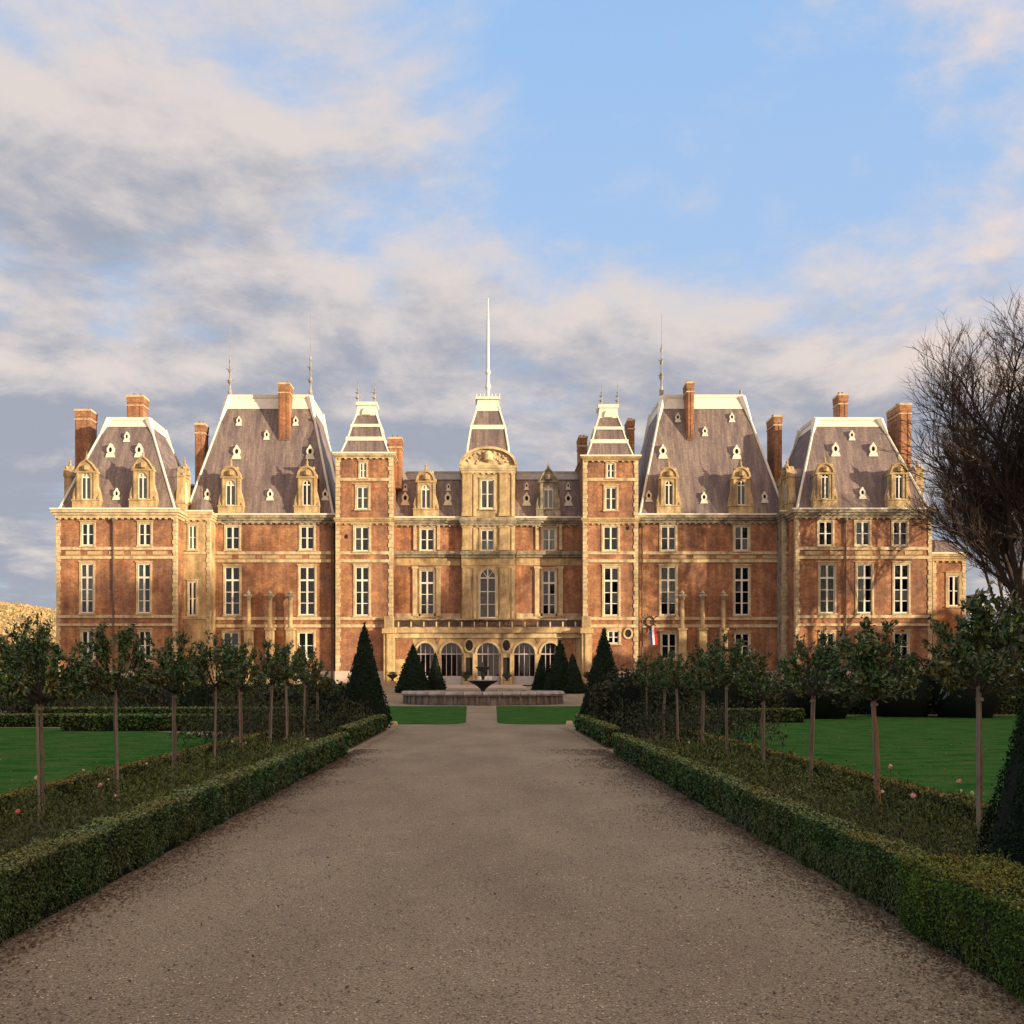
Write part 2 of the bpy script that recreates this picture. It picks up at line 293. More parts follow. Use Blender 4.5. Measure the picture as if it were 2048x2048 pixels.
def quads_mesh(name, V, mats, parent=None, origin=(0, 0, 0), extra=None, midx=None, nv=4):
    """V (N,nv,3) separate polygons; extra = MB with core geometry added after the polygons"""
    n = len(V); v = V.reshape(-1, 3) - np.array(origin); faces = np.arange(n * nv)
    ls = np.arange(n) * nv; lt = np.full(n, nv); mi = np.zeros(n, dtype=np.int32) if midx is None else np.asarray(midx, dtype=np.int32)
    if extra is not None:
        ev = np.array(extra.v) - np.array(origin); base = len(v); v = np.vstack([v, ev])
        fl = []; s2 = []; c = len(faces)
        for f in extra.f: s2.append(c); fl += [base + i for i in f]; c += len(f)
        faces = np.concatenate([faces, np.array(fl)]); ls = np.concatenate([ls, s2]); lt = np.concatenate([lt, [len(f) for f in extra.f]]); mi = np.concatenate([mi, extra.m])
    me = bpy.data.meshes.new(name); me.vertices.add(len(v)); me.vertices.foreach_set('co', v.ravel())
    me.loops.add(len(faces)); me.loops.foreach_set('vertex_index', faces.astype(np.int32))
    me.polygons.add(len(ls)); me.polygons.foreach_set('loop_start', ls.astype(np.int32)); me.polygons.foreach_set('loop_total', lt.astype(np.int32))
    me.polygons.foreach_set('material_index', mi.astype(np.int32))
    me.update(calc_edges=True)
    return finish(name, me, mats, parent, origin)
def unit(a): return a / np.maximum(np.linalg.norm(a, axis=1, keepdims=True), 1e-9)
def leaf_quads(P, size, nrm=None, jit=0.8, asp=0.5, along=None):
    n = len(P); rn = unit(rng.normal(size=(n, 3)))
    nn = rn if nrm is None else unit(nrm + jit * rn)
    t = rng.normal(size=(n, 3)) if along is None else along + 0.5 * rng.normal(size=(n, 3))
    t = unit(t - (t * nn).sum(1, keepdims=True) * nn); b = np.cross(nn, t)
    s = np.asarray(size).reshape(-1, 1) * rng.uniform(.65, 1.3, (n, 1))
    return np.stack([P - t * s, P - b * s * asp, P + t * s, P + b * s * asp], axis=1)
unit_box = None
def shared_box(name, x0, x1, y0, y1, z0, z1, m, parent):
    """one mesh shared by all alike boxes, sized by object scale"""
    key = m.name
    me = shared_box.cache.get(key)
    if me is None:
        b = MB(); b.box(-.5, .5, -.5, .5, -.5, .5); me = bpy.data.meshes.new(name); me.from_pydata(b.v, [], b.f); me.materials.append(m); shared_box.cache[key] = me
    o = bpy.data.objects.new(name, me); COL.objects.link(o); pw = WL[parent.name]
    c = ((x0+x1)/2, (y0+y1)/2, (z0+z1)/2); o.location = tuple(c[i]-pw[i] for i in range(3)); o.scale = (x1-x0, y1-y0, z1-z0); o.parent = parent; WL[o.name] = c
    if name == 'pane': o.rotation_euler = (random.uniform(-.02, .05), 0, random.uniform(-.03, .03))
    return o
shared_box.cache = {}

# photograph measurements (2048 px wide) turned into metres for a thing standing at distance D
def PX(q, D): return (q - 970) * D / 2000
def PZ(q, D): return EYE - (q - 1358) * D / 2000

# ------------------------------------------------------------------ ground, lawns, gravel
def gz(y): return 0.0 if y < 66 else (0.95 * (y - 66) / 26 if y < 92 else 0.95)
def sheet(name, x0, x1, y0, y1, m, dz, kind='structure', ny=None):
    b = MB(); ys = sorted(set([y0, y1] + [y for y in (66, 92) if y0 < y < y1]))
    for a, c in zip(ys[:-1], ys[1:]): b.face([(x0, a, gz(a)+dz), (x1, a, gz(a)+dz), (x1, c, gz(c)+dz), (x0, c, gz(c)+dz)])
    return tag(b.build(name, m, None, origin=(0, 0, 0)), kind=kind)
sheet('ground', -2500, 2500, -600, 3500, ROUGHG, 0.0)
sheet('gravel_path', -46, 46, -28, 100, GRAVEL, 0.004)
def flat_poly(name, pts, m, dz, kind='structure'):
    b = MB(); b.face([(x, y, gz(y) + dz) for x, y in pts]); return tag(b.build(name, m, None, origin=(0, 0, 0)), kind=kind)
flat_poly('flower_bed_soil', [(-3.02, -4), (-3.02, 22.2), (-5.45, 22.2), (-5.45, -4)][::-1], SOIL, 0.008)
flat_poly('flower_bed_soil', [(2.83, 4), (2.83, 22.2), (5.2, 22.2), (5.2, 4)], SOIL, 0.008)
flat_poly('flower_bed_soil', [(-3.15, 23.4), (-3.15, 32.6), (-8, 32.6), (-8, 23.4)][::-1], SOIL, 0.008)
flat_poly('flower_bed_soil', [(2.88, 23.4), (2.88, 32.6), (8, 32.6), (8, 23.4)], SOIL, 0.008)
def lawn_arc(sgn, xin, yb, ye, xo):
    pts = [(sgn*xin, 3), (sgn*xo, 3)]
    far = []
    for i in range(25):
        t = i / 24; x = xin + (xo - xin) * t; far.append((sgn*x, ye - (ye - yb) * (1 - min(1, t / .45)) ** 2))
    return pts + far[::-1]
LAWN_L = lawn_arc(-1, 5.5, 26.0, 33.8, 30); LAWN_R = lawn_arc(1, 5.25, 27.5, 45.5, 36)
flat_poly('lawn', LAWN_L[::-1], GRASS, 0.010); flat_poly('lawn', LAWN_R, GRASS, 0.010)
def mini_lawn(sgn, xi0, xi1):
    pts = []
    for i in range(7): a = i / 6 * math.pi / 2; pts.append((sgn * (xi0 + .9 - .9 * math.sin(a)), 36.2 + 1.6 * (1 - math.cos(a))))
    pts += [(sgn * xi1, 60.5), (sgn * 9, 60.5), (sgn * 9, 36.2)]
    return pts
flat_poly('lawn', mini_lawn(-1, .72, 1.1), GRASS, 0.010); flat_poly('lawn', mini_lawn(1, .46, .68), GRASS, 0.010)

# ------------------------------------------------------------------ the chateau
CH = empty('chateau', (0, 103, 0.95), 'long red brick and cream stone chateau with steep slate roofs', 'castle')
GROUND = 0.95
def wall(name, x0, x1, z0, z1, y, yb, holes, m, parent=CH, reveal=0.42):
    b = MB(); xs = sorted({x0, x1, *[h[0] for h in holes], *[h[1] for h in holes]}); zs = sorted({z0, z1, *[h[2] for h in holes], *[h[3] for h in holes]})
    for a, c in zip(xs[:-1], xs[1:]):
        for e, f in zip(zs[:-1], zs[1:]):
            mx, mz = (a + c) / 2, (e + f) / 2
            if any(h[0] < mx < h[1] and h[2] < mz < h[3] for h in holes): continue
            b.face([(a, y, e), (c, y, e), (c, y, f), (a, y, f)])
    for hx0, hx1, hz0, hz1 in holes:
        y2 = y + reveal
        b.face([(hx0, y, hz0), (hx0, y2, hz0), (hx0, y2, hz1), (hx0, y, hz1)][::-1]); b.face([(hx1, y, hz0), (hx1, y2, hz0), (hx1, y2, hz1), (hx1, y, hz1)])
        b.face([(hx0, y, hz1), (hx1, y, hz1), (hx1, y2, hz1), (hx0, y2, hz1)]); b.face([(hx0, y, hz0), (hx1, y, hz0), (hx1, y2, hz0), (hx0, y2, hz0)][::-1])
    b.face([(x0, yb, z0), (x0, y, z0), (x0, y, z1), (x0, yb, z1)]); b.face([(x1, y, z0), (x1, yb, z0), (x1, yb, z1), (x1, y, z1)])
    b.face([(x1, yb, z0), (x0, yb, z0), (x0, yb, z1), (x1, yb, z1)])
    return b.build(name, m, parent)
WINDOWS = []
def window(q, D, tall, parent=CH, curtain=0, surround=True, arch=False, sw=0.17, smat=None, side_p=False, open_casement=False):
    """q = (x0, x1, ytop, ybottom) of the opening in photograph pixels"""
    x0, x1, z1, z0 = PX(q[0], D), PX(q[1], D), PZ(q[2], D), PZ(q[3], D)
    smat = smat or STONEL; w = x1 - x0; fy = D + 0.015; t = 0.09; xc = (x0 + x1) / 2
    zs = z1 - w / 2 * 1.15 if arch else z1; rise = z1 - zs
    f = MB(); f.box(x0, x0 + t, fy, fy + .1, z0, zs); f.box(x1 - t, x1, fy, fy + .1, z0, zs)
    f.box(x0 + t, x1 - t, fy, fy + .1, z0, z0 + .1)
    zt = None
    if arch:
        f.arch_ring(xc, w/2 - t, rise - t, zs, t, fy, fy + .1); zt = zs; f.box(x0 + t, x1 - t, fy - .01, fy + .1, zs - .06, zs + .06); f.box(xc - .06, xc + .06, fy - .02, fy + .1, z0 + .1, z1 - .1)
        for a in (50, 130): f.tube((xc, fy + .04, zs), (xc + math.cos(R(a)) * w * .46, fy + .04, zs + math.sin(R(a)) * rise * .93), .03, .03, 4)
    else:
        f.box(x0 + t, x1 - t, fy, fy + .1, z1 - .09, z1); f.box(xc - .085, xc + .085, fy - .02, fy + .1, z0 + .1, z1 - .09)
        if tall: zt = z1 - (z1 - z0) * 0.275; f.box(x0 + t, xc - .085, fy - .015, fy + .1, zt - .09, zt + .09); f.box(xc + .085, x1 - t, fy - .015, fy + .1, zt - .09, zt + .09)
    rows = 3 if tall else 2; top = (zt - .09) if zt else z1 - .09
    bars = [z0 + .1 + (top - z0 - .1) * k / rows for k in range(rows + 1)]
    for zb in bars[1:-1]:
        for a, c in ((x0 + t, xc - .085), (xc + .085, x1 - t)): f.box(a, c, fy + .02, fy + .07, zb - .036, zb + .036)
    wo = f.build('window', WHITE, parent)
    for a, c in ((x0 + t, xc - .085), (xc + .085, x1 - t)):
        for e, g in zip(bars[:-1], bars[1:]): shared_box('pane', a, c, fy + .04, fy + .048, e + .02, g - .02, GLASS, wo)
        if zt and not arch: shared_box('pane', a, c, fy + .04, fy + .048, zt + .09, z1 - .09, GLASS, wo)
    if arch:
        for sg in (-1, 1):
            g = MB(); g.poly([(xc + sg * .06, zs + .06)] + [(xc + sg * (w/2 - t) * math.cos(k), zs + .06 + (rise - t - .06) * math.sin(k)) for k in np.linspace(0, math.pi / 2 - .08, 7)], fy + .04, fy + .048); g.build('pane', GLASS, wo)
    shared_box('room', x0, x1, D + .9, D + .95, z0, z1, ROOMD, wo)
    if curtain:
        cb = MB(); cy = fy + .14
        def drape(a, c, e, g, pinch=0):
            n = 10
            for i in range(n):
                xa, xb = a + (c - a) * i / n, a + (c - a) * (i + 1) / n; da, db = .05 * (i % 2), .05 * ((i + 1) % 2)
                cb.face([(xa, cy + da, e), (xb, cy + db, e), (xb, cy + db, g), (xa, cy + da, g)])
        if curtain == 1: drape(x0, x1, z0, z1)
        elif curtain == 2: drape(x0, xc - .02, z0, z1); drape(xc + w * .38, x1, z0, z1)
        elif curtain == 3: drape(x0, x1, z0 + (z1 - z0) * .28, z1)
        elif curtain == 4:
            for sg in (-1, 1):
                for i in range(8):
                    ua, ub = i / 8, (i + 1) / 8; H = z1 - z0
                    cb.face([(xc + sg * w/2, cy, z0 + H * ua), (xc + sg * w/2 * (1 - .55 - .4 * ua), cy, z0 + H * ua), (xc + sg * w/2 * (1 - .55 - .4 * ub), cy, z0 + H * ub), (xc + sg * w/2, cy, z0 + H * ub)])
        elif curtain == 5: drape(x0, x1, z0, z0 + (z1 - z0) * .55)
        cb.build('curtain', CURTAIN, wo)
    if surround:
        s = MB(); p = 0.07
        s.box(x0 - sw, x0, D - p, D + .15, z0 - .05, zs); s.box(x1, x1 + sw, D - p, D + .15, z0 - .05, zs)
        if arch: s.arch_ring(xc, w/2, rise, zs, sw, D - p, D + .15)
        else: s.box(x0 - sw, x1 + sw, D - p - .01, D + .15, z1, z1 + sw * 1.15); s.box(x0 - sw - .06, x1 + sw + .06, D - p - .1, D - .0, z1 + sw * 1.15, z1 + sw * 1.15 + .09)
        s.build('surround', smat, wo)
    sl = MB(); sl.box(x0 - sw - .05, x1 + sw + .05, D - .2, D + .2, z0 - .17, z0 - .051 if surround else z0); sl.build('sill', STONEL, wo)
    return wo
def hole(q, D): return (PX(q[0], D), PX(q[1], D), PZ(q[3], D), PZ(q[2], D))
def cornice(x0, x1, y, yb, zt, zb, m=STONEG, name='cornice', proj=.45, gutter=True):
    b = MB(); h = zt - zb
    b.box(x0 - proj * .3, x1 + proj * .3, y - proj * .3, yb, zb, zb + h * .35)
    b.box(x0 - proj * .65, x1 + proj * .65, y - proj * .65, yb, zb + h * .35, zb + h * .62); b.box(x0 - proj, x1 + proj, y - proj, yb, zb + h * .62, zt)
    o = b.build(name, m, CH)
    if gutter: g = MB(); g.box(x0 - proj - .06, x1 + proj + .06, y - proj - .06, y - proj + .12, zt, zt + .14); g.build('gutter', LEAD, o)
    k = MB(); n = max(4, int((x1 - x0) / .6))
    for i in range(n): xx = x0 + (x1 - x0) * (i + .5) / n; k.box(xx - .09, xx + .09, y - proj * .6, y - .001, zb - .16, zb)
    k.build('modillions', m, o)['kind'] = 'stuff'
    return o
def course(x0, x1, y, zt, zb, m=STONEL, p=.1, name='string_course'):
    b = MB(); b.box(x0, x1, y - p, y + .05, zb, zt); return b.build(name, m, CH)
def quoins(x, sgn, y, z0, z1, m=STONEL, w=.34):
    b = MB(); n = max(3, int((z1 - z0) / .42)); h = (z1 - z0) / n
    for i in range(n):
        ww = w * (1.0 if i % 2 else .8) * random.uniform(.92, 1.08)
        a, c = (x - .06, x + ww) if sgn > 0 else (x - ww, x + .06)
        b.box(a, c, y - .08, y + .5, z0 + i * h + .015, z0 + (i + 1) * h - .015)
    return b.build('quoins', m, CH)
def downpipe(q, D, zt, zb=GROUND):
    x = PX(q, D); b = MB(); b.tube((x, D - .15, zb), (x, D - .15, zt - .5), .085, .085, 8); b.lathe((x, D - .17, zt - .55), [(.1, 0), (.24, .25), (.26, .5)], 8)
    for z in np.arange(zb + 2, zt - 1, 2.6): b.box(x - .12, x + .12, D - .12, D, z, z + .08)
    return b.build('downpipe', PIPE, CH)
class HipRoof:
    def __init__(s, x0, x1, y0, y1, z0, tx0, tx1, ty0, ty1, z1, band=1.15):
        s.a = (x0, x1, y0, y1); s.c = (tx0, tx1, ty0, ty1); s.z0 = z0; s.z1 = z1
        b = MB(); b.frustum(s.a, z0, s.c, z1); s.o = b.build('roof', SLATE, CH)
        # pale lead: flat ridge platform, apron below it, roll on each hip
        r = MB(); e = .12; r.box(tx0 - e, tx1 + e, ty0 - e, ty1 + e, z1 - .06, z1 + .28)
        k = band / (z1 - z0)
        def lerp(k, off): return (tx0 + (x0 - tx0) * k - off, tx1 + (x1 - tx1) * k + off, ty0 + (y0 - ty0) * k - off, ty1 + (y1 - ty1) * k + off)
        r.frustum(lerp(k, .05), z1 - band, lerp(0, .05), z1 - .06)
        r.build('ridge_apron', LEAD, s.o)
        for (cx, cy, tx, ty) in ((x0, y0, tx0, ty0), (x1, y0, tx1, ty0), (x0, y1, tx0, ty1), (x1, y1, tx1, ty1)):
            h = MB(); h.tube((cx, cy, z0), (tx, ty, z1), .13, .13, 6); h.tube((tx + (cx-tx)*k*2.0, ty + (cy-ty)*k*2.0, z1 - band*2.0), (tx, ty, z1), .17, .42, 6); h.build('hip_roll', LEAD, s.o)
    def yf(s, z): return s.a[2] + (z - s.z0) * (s.c[2] - s.a[2]) / (s.z1 - s.z0)
    def at(s, qx, qy):
        D = s.a[2]
        for _ in range(30): D = s.yf(PZ(qy, D))
        return PX(qx, D), D, PZ(qy, D)
def oculus(roof, qx, qy, r):
    """little lead dormer with a round opening"""
    x, y, z = roof.at(qx, qy); r *= .38; yb = roof.yf(z + r * 2.5) + .3; yf = roof.yf(z - r * 2.2) - .05
    b = MB(); b.arch_ring(x, r * .55, r * .8, z, r * .55, yf, yb, 12, 0, 2 * math.pi)
    b.poly([(x - r * 1.45, z - r * 2.4), (x + r * 1.45, z - r * 2.4), (x + r * 1.0, z - r * 1.1), (x - r * 1.0, z - r * 1.1)], yf - .06, yb)
    b.poly([(x - r * .5, z + r * 1.25), (x + r * .5, z + r * 1.25), (x, z + r * 2.1)], yf - .02, yb)
    o = b.build('round_dormer', LEAD, CH)
    d = MB(); d.poly([(x + r * .58 * math.cos(t), z + r * .83 * math.sin(t)) for t in np.linspace(0, 2 * math.pi, 12, endpoint=False)], yf + .12, yf + .16); d.build('opening', ROOMD, o)
def dormer(qx0, qx1, qa, qb, wq, D, side=0, pivot=None, apex='round', curtain=0, m=STONE, yb=None):
    """stone dormer; side +-1 turns it to face +-x"""
    x0, x1 = PX(qx0, D), PX(qx1, D); za, zb = PZ(qa, D), PZ(qb, D); wx0, wx1, wz1, wz0 = PX(wq[0], D), PX(wq[1], D), PZ(wq[2], D), PZ(wq[3], D)
    xc = (wx0 + wx1) / 2; hw = (wx1 - wx0) / 2; W = (x1 - x0) / 2; y = D - .25; yd = D + .45; zs = wz1 - hw * 1.05
    H = za - zb; pz = zb + H * .73                                    # pediment springs here
    ow = W * .76
    b = MB(); b.box(xc - W, xc + W, y - .05, yd, zb, wz0 - .12); b.box(xc - W * 1.04, xc + W * 1.04, y - .13, yd, wz0 - .12, wz0 - .001)
    b.box(xc - ow, xc - hw, y, yd, wz0, zs); b.box(xc + hw, xc + ow, y, yd, wz0, zs)
    b.arch_fill(xc, hw, hw * 1.05, zs, pz, y, yd, 8, xc - ow, xc + ow)
    b.box(xc - ow * 1.08, xc + ow * 1.08, y - .1, yd, pz, pz + .18)
    ph = za - pz - .18
    n = 9
    if apex == 'round': pts = [(xc + ow * .98 * math.cos(t), pz + .18 + ph * .9 * math.sin(t)) for t in np.linspace(0, math.pi, n)]
    else: pts = [(xc + ow, pz + .18), (xc + ow * .55, pz + .18 + ph * .62), (xc, za), (xc - ow * .55, pz + .18 + ph * .62), (xc - ow, pz + .18)]
    b.poly(pts, y, yd)
    if apex == 'round': b.arch_ring(xc, ow * .80, ph * .72, pz + .18, ow * .22, y - .12, y + .002, 9)
    else:
        for (xa, za_), (xb, zb_) in zip(pts[:-1], pts[1:]): b.tube((xa, y - .03, za_), (xb, y - .03, zb_), .11, .11, 6)
    for xa, za_ in pts[:: 2]: b.lathe((xa, y + .1, za_ - .06), [(.12, 0), (.16, .14), (.05, .3)], 6)            # small crockets on the gable edge
    for sg in (-1, 1): b.lathe((xc + sg * W * .9, y + .05, wz0 - .05), [(.13, 0), (.17, .2), (.05, .42)], 6)
    b.lathe((xc, y - .03, pz + .15), [(.02, 0), (ph * .3, ph * .12), (ph * .32, ph * .45), (.02, ph * .6)], 8)           # carved cartouche
    for sg in (-1, 1):                                                     # scrolled consoles beside the window
        b.poly([(xc + sg * ow, wz0), (xc + sg * W * 1.02, wz0), (xc + sg * W * .98, wz0 + H * .10), (xc + sg * ow * 1.06, wz0 + H * .26), (xc + sg * ow, wz0 + H * .30)][::sg], y + .05, yd)
        b.box(xc + sg * ow * .80 - .07, xc + sg * ow * .80 + .07, y - .08, y + .001, wz0, pz)
    b.lathe((xc, y + .2, za - .05), [(.13, 0), (.09, .25), (.15, .35), (.05, .5), (.01, .95)], 6)
    f = MB(); fy = y + .10; t = .07
    f.box(xc - hw, xc - hw + t, fy, fy + .08, wz0, zs); f.box(xc + hw - t, xc + hw, fy, fy + .08, wz0, zs); f.box(xc - .06, xc + .06, fy - .02, fy + .08, wz0, wz1 - .05)
    f.arch_ring(xc, hw - t, hw * 1.05 - t, zs, t, fy, fy + .08, 8); f.box(xc - hw + t, xc + hw - t, fy - .01, fy + .08, zs - .07, zs + .05); f.box(xc - hw + t, xc + hw - t, fy, fy + .08, wz0, wz0 + .1)
    yb = yb or D + 3.4
    c = MB(); c.box(xc - ow * .97, xc + ow * .97, yd, yb, zb, pz)
    rf = MB(); rf.poly([(xc + ow * 1.02 * math.cos(t), pz + ph * .85 * math.sin(t)) for t in np.linspace(0, math.pi, 9)], yd, yb)
    bk = MB(); bk.box(xc - hw, xc + hw, fy + .10, fy + .12, wz0, wz1)
    gl = []
    for sg in (-1, 1): g = MB(); g.box(min(xc + sg * .06, xc + sg * (hw - t)), max(xc + sg * .06, xc + sg * (hw - t)), fy + .03, fy + .038, wz0 + .1, zs - .07); gl.append(g)
    allb = [b, f, c, rf, bk] + gl
    if side:
        for k in allb: k.rot90(pivot[0], pivot[1], side)
    o = b.build('dormer', m, CH); f.build('window_frame', WHITE, o); c.build('cheek', SLATE, o); rf.build('dormer_roof', SLATE, o); bk.build('room', CURTAIN if curtain else ROOMD, o)
    for g in gl: g.build('pane', GLASS, o)
    return o
def chimney(qx0, qx1, qt, qb, D, depth=1.9, capb=True, base=None):
    x0, x1, zt, zb = PX(qx0, D), PX(qx1, D), PZ(qt, D), (PZ(qb, D) if base is None else base)
    b = MB(); b.box(x0, x1, D, D + depth, zb, zt - .75); b.box(x0 - .05, x1 + .05, D - .05, D + depth + .05, zt - .50, zt - .22)
    b.box(x0 - .04, x1 + .04, D - .04, D + depth + .04, zt - .75, zt - .50)
    for sx in (x0 + .1, x1 - .32): b.box(sx, sx + .22, D - .05, D + .01, zb + .2, zt - .8)
    o = b.build('chimney', BRICK, CH)
    c = MB(); c.box(x0 - .09, x1 + .09, D - .09, D + depth + .09, zt - .22, zt - .08); c.box(x0 - .06, x1 + .06, D - .06, D + depth + .06, zt - .08, zt)
    c.box(x0 - .07, x1 + .07, D - .07, D + depth + .07, zt - 1.12, zt - 1.0)
    c.build('cap', STONEL, o)
    p = MB()
    for k in range(2): p.lathe((x0 + (x1 - x0) * (.3 + .4 * k), D + depth * .5, zt), [(.13, 0), (.11, .3), (.14, .34)], 8)
    p.build('chimney_pot', BRICK, o)
    return o
def finial(x, y, z0, z1, orn=.5, r=.16):
    b = MB(); H = (z1 - z0); zo = z0 + H * orn; h = zo - z0
    prof = [(r*1.5, 0), (r*1.5, .12*h), (r*.7, .18*h), (r*.7, .30*h), (r*1.7, .36*h), (r*1.1, .44*h), (r*.5, .48*h), (r*.5, .60*h), (r*1.3, .66*h), (r*.6, .72*h), (r*.4, .85*h), (r*.8, .9*h), (r*.3, 1.0*h)]
    b.lathe((x, y, z0), prof, 8); b.tube((x, y, zo), (x, y, z1), .03, .014, 5)
    for k in (.37, .67):
        for a in range(4):
            dx, dy = math.cos(a * math.pi / 2) * r * 2.6, math.sin(a * math.pi / 2) * r * 2.6
            b.tube((x, y, z0 + h * k), (x + dx, y + dy, z0 + h * (k + .05)), .05, .03, 4)
    return b.build('finial', FINM, CH)
def floors_courses(x0, x1, D, upper=(1100, 1094), lower=(1118, 1112), base=(1236, 1230), base2=(1252, 1247)):
    for t, b_ in ((upper[1], upper[0]), (lower[1], lower[0]), (base[1], base[0]), (base2[1], base2[0])): course(x0, x1, D, PZ(t, D), PZ(b_, D))
def frieze(x0, x1, D, qt, qb, n):
    z1, z0 = PZ(qt, D), PZ(qb, D); w = (x1 - x0) / n
    for i in range(n): b = MB(); b.box(x0 + w * i + .35, x0 + w * (i + 1) - .35, D - .045, D + .02, z0 + .06, z1 - .06); b.build('frieze_panel', STONE, CH)
def plinth(x0, x1, D, yb): b = MB(); b.box(x0 - .12, x1 + .12, D - .14, yb, GROUND - .3, GROUND + 1.5); b.build('plinth', PLINTH, CH)

# ---- end pavilions
def end_pavilion(x0q, x1q, ups, lows, grounds, curt, dorms, ocs, chims, sgn, pipe):
    D = 97.0; yb = 110.0; x0, x1 = PX(x0q, D), PX(x1q, D); zc0, zc1 = PZ(1036, D), PZ(1020, D)
    wall('wall', x0, x1, GROUND, zc0, D, yb, [hole(q, D) for q in ups + lows + grounds], BRICK)
    for q, c in zip(ups + lows + grounds, curt): window(q, D, q in lows, curtain=c)
    cornice(x0, x1, D, yb, zc1, zc0, m=STONEL if sgn < 0 else STONEG); floors_courses(x0 + .0, x1, D); frieze(x0 + .5, x1 - .5, D, 1101, 1111, 5)
    quoins(x0, 1, D, GROUND + 1.5, zc0); quoins(x1, -1, D, GROUND + 1.5, zc0); plinth(x0, x1, D, yb)
    downpipe(pipe, D, zc0)
    z1 = PZ(841, 101.5)
    rf = HipRoof(x0 + .1, x1 - .1, D + .1, yb - .1, zc1, x0 + 3.3, x1 - 4.1 if sgn < 0 else x1 - 3.3, D + 4.4, yb - 4.2, z1, .75)
    if sgn > 0: pass
    for d in dorms: dormer(*d)
    for o in ocs: oculus(rf, *o)
    for c in chims: chimney(*c)
    # side dormers on the long slopes
    for s in (-1, 1):
        px, py = (x1 - .1 if s > 0 else x0 + .1), 102.5
        Dn = 100.0; w = 2.4; xm = px
        q = lambda X: X / Dn * 2000 + 970
        dormer(q(xm - w/2), q(xm + w/2), 1358 - (zc1 + 5.0 - EYE) * 2000 / Dn, 1358 - (zc1 - EYE) * 2000 / Dn, (q(xm - .45), q(xm + .45), 1358 - (zc1 + 3.4 - EYE) * 2000 / Dn, 1358 - (zc1 + 1.1 - EYE) * 2000 / Dn), Dn, side=s, pivot=(px, Dn), apex='round')
    return rf
end_pavilion(114, 352, [(164, 188, 1047, 1091), (278, 302, 1047, 1091)], [(162, 187, 1128, 1226), (276, 301, 1128, 1226)], [(164, 188, 1262, 1320), (278, 302, 1262, 1320)],
    [0, 0, 3, 2, 0, 0],
    [(150, 205, 920, 1020, (165, 183, 946, 1000), 97.0, 0, None, 'gable', 1), (263, 317, 914, 1020, (278, 296, 946, 999), 97.0, 0, None, 'gable', 1)],
    [(255, 874, .62), (223, 901, .85), (280, 901, .85), (235, 988, .7)],
    [(150, 181, 818, 960, 103.5, 1.7), (254, 286, 790, 845, 102.5, 1.6)], -1, 227.6)
end_pavilion(1592, 1862, [(1637, 1665, 1043, 1091), (1711, 1739, 1043, 1091), (1786, 1814, 1043, 1091)], [(1639, 1669, 1129, 1226), (1714, 1744, 1129, 1226), (1788, 1817, 1129, 1226)],
    [(1640, 1668, 1266, 1320), (1714, 1742, 1266, 1320), (1788, 1816, 1266, 1320)], [0, 2, 0, 1, 2, 0, 0, 0, 0],
    [(1626, 1675, 924, 1020, (1641, 1657, 946, 999), 97.0), (1776, 1824, 924, 1020, (1789, 1804, 946, 999), 97.0)],
    [(1702, 871, .62), (1669, 899, .85), (1744, 899, .85), (1723, 986, .7)],
    [(1678, 1696, 787, 845, 102.2, 1.7), (1800, 1822, 806, 960, 100.5, 3.2)], 1, 1690)

# ---- links between end and big pavilions
def link(x0, x1, qs, m, dome=True):
    D = 99.5; zc0, zc1 = PZ(1040, D), PZ(1024, D)
    wall('wall', x0, x1, GROUND, zc0, D, 108, [hole(q, D) for q in qs], m)
    for i, q in enumerate(qs): window(q, D, False, sw=.14)
    cornice(x0, x1, D, 108, zc1, zc0, proj=.3, m=STONEL if x0 < 0 else STONEG); course(x0, x1, D, PZ(1104, D), PZ(1108, D)); course(x0, x1, D, PZ(1232, D), PZ(1238, D))
    quoins(x0 + .05, 1, D, GROUND, zc0, w=.3); quoins(x1 - .05, -1, D, GROUND, zc0, w=.3)
    if dome:
        xc = (x0 + x1) / 2 + .45; b = MB(); b.lathe((xc, D + 1.2, zc1), [(1.12, 0), (1.1, .5), (.95, 1.0), (.6, 1.4), (.1, 1.55), (.08, 2.2), (.14, 2.4), (.02, 2.9)], 14); b.build('small_dome', SLATE, CH)
    b = MB(); b.frustum((x0 - 1.5, x1 + 1.5, 102.5, 109), zc1, (x0 - 1.5, x1 + 1.5, 105, 107), zc1 + 3.6); r = b.build('roof', SLATE, CH)
    c = MB(); c.box(x0 - 1.5, x1 + 1.5, 104.8, 107.2, zc1 + 3.6, zc1 + 3.8); c.build('ridge_apron', LEADD, r)
    p = MB(); xp = (PX(359, 99) if x0 < 0 else PX(1578, 99)); p.box(xp - .3, xp + .35, D + 1.2, D + 2.0, zc1, zc1 + 3.7); p.lathe((xp, D + 1.6, zc1 + 3.7), [(.3, 0), (.12, .3), (.2, .5), (.03, 1.1)], 8); p.build('stone_pier', STONE, CH)
link(PX(355, 99.5), PX(420, 99.5), [(378, 393, 1051, 1099), (377, 393, 1164, 1231)], STONE)
link(PX(1566, 99.5), PX(1590, 99.5), [], STONEG, False)
chimney(390, 409, 846, 1000, 105.0, 1.5); chimney(1548, 1564, 830, 1010, 105.0, 2.6)

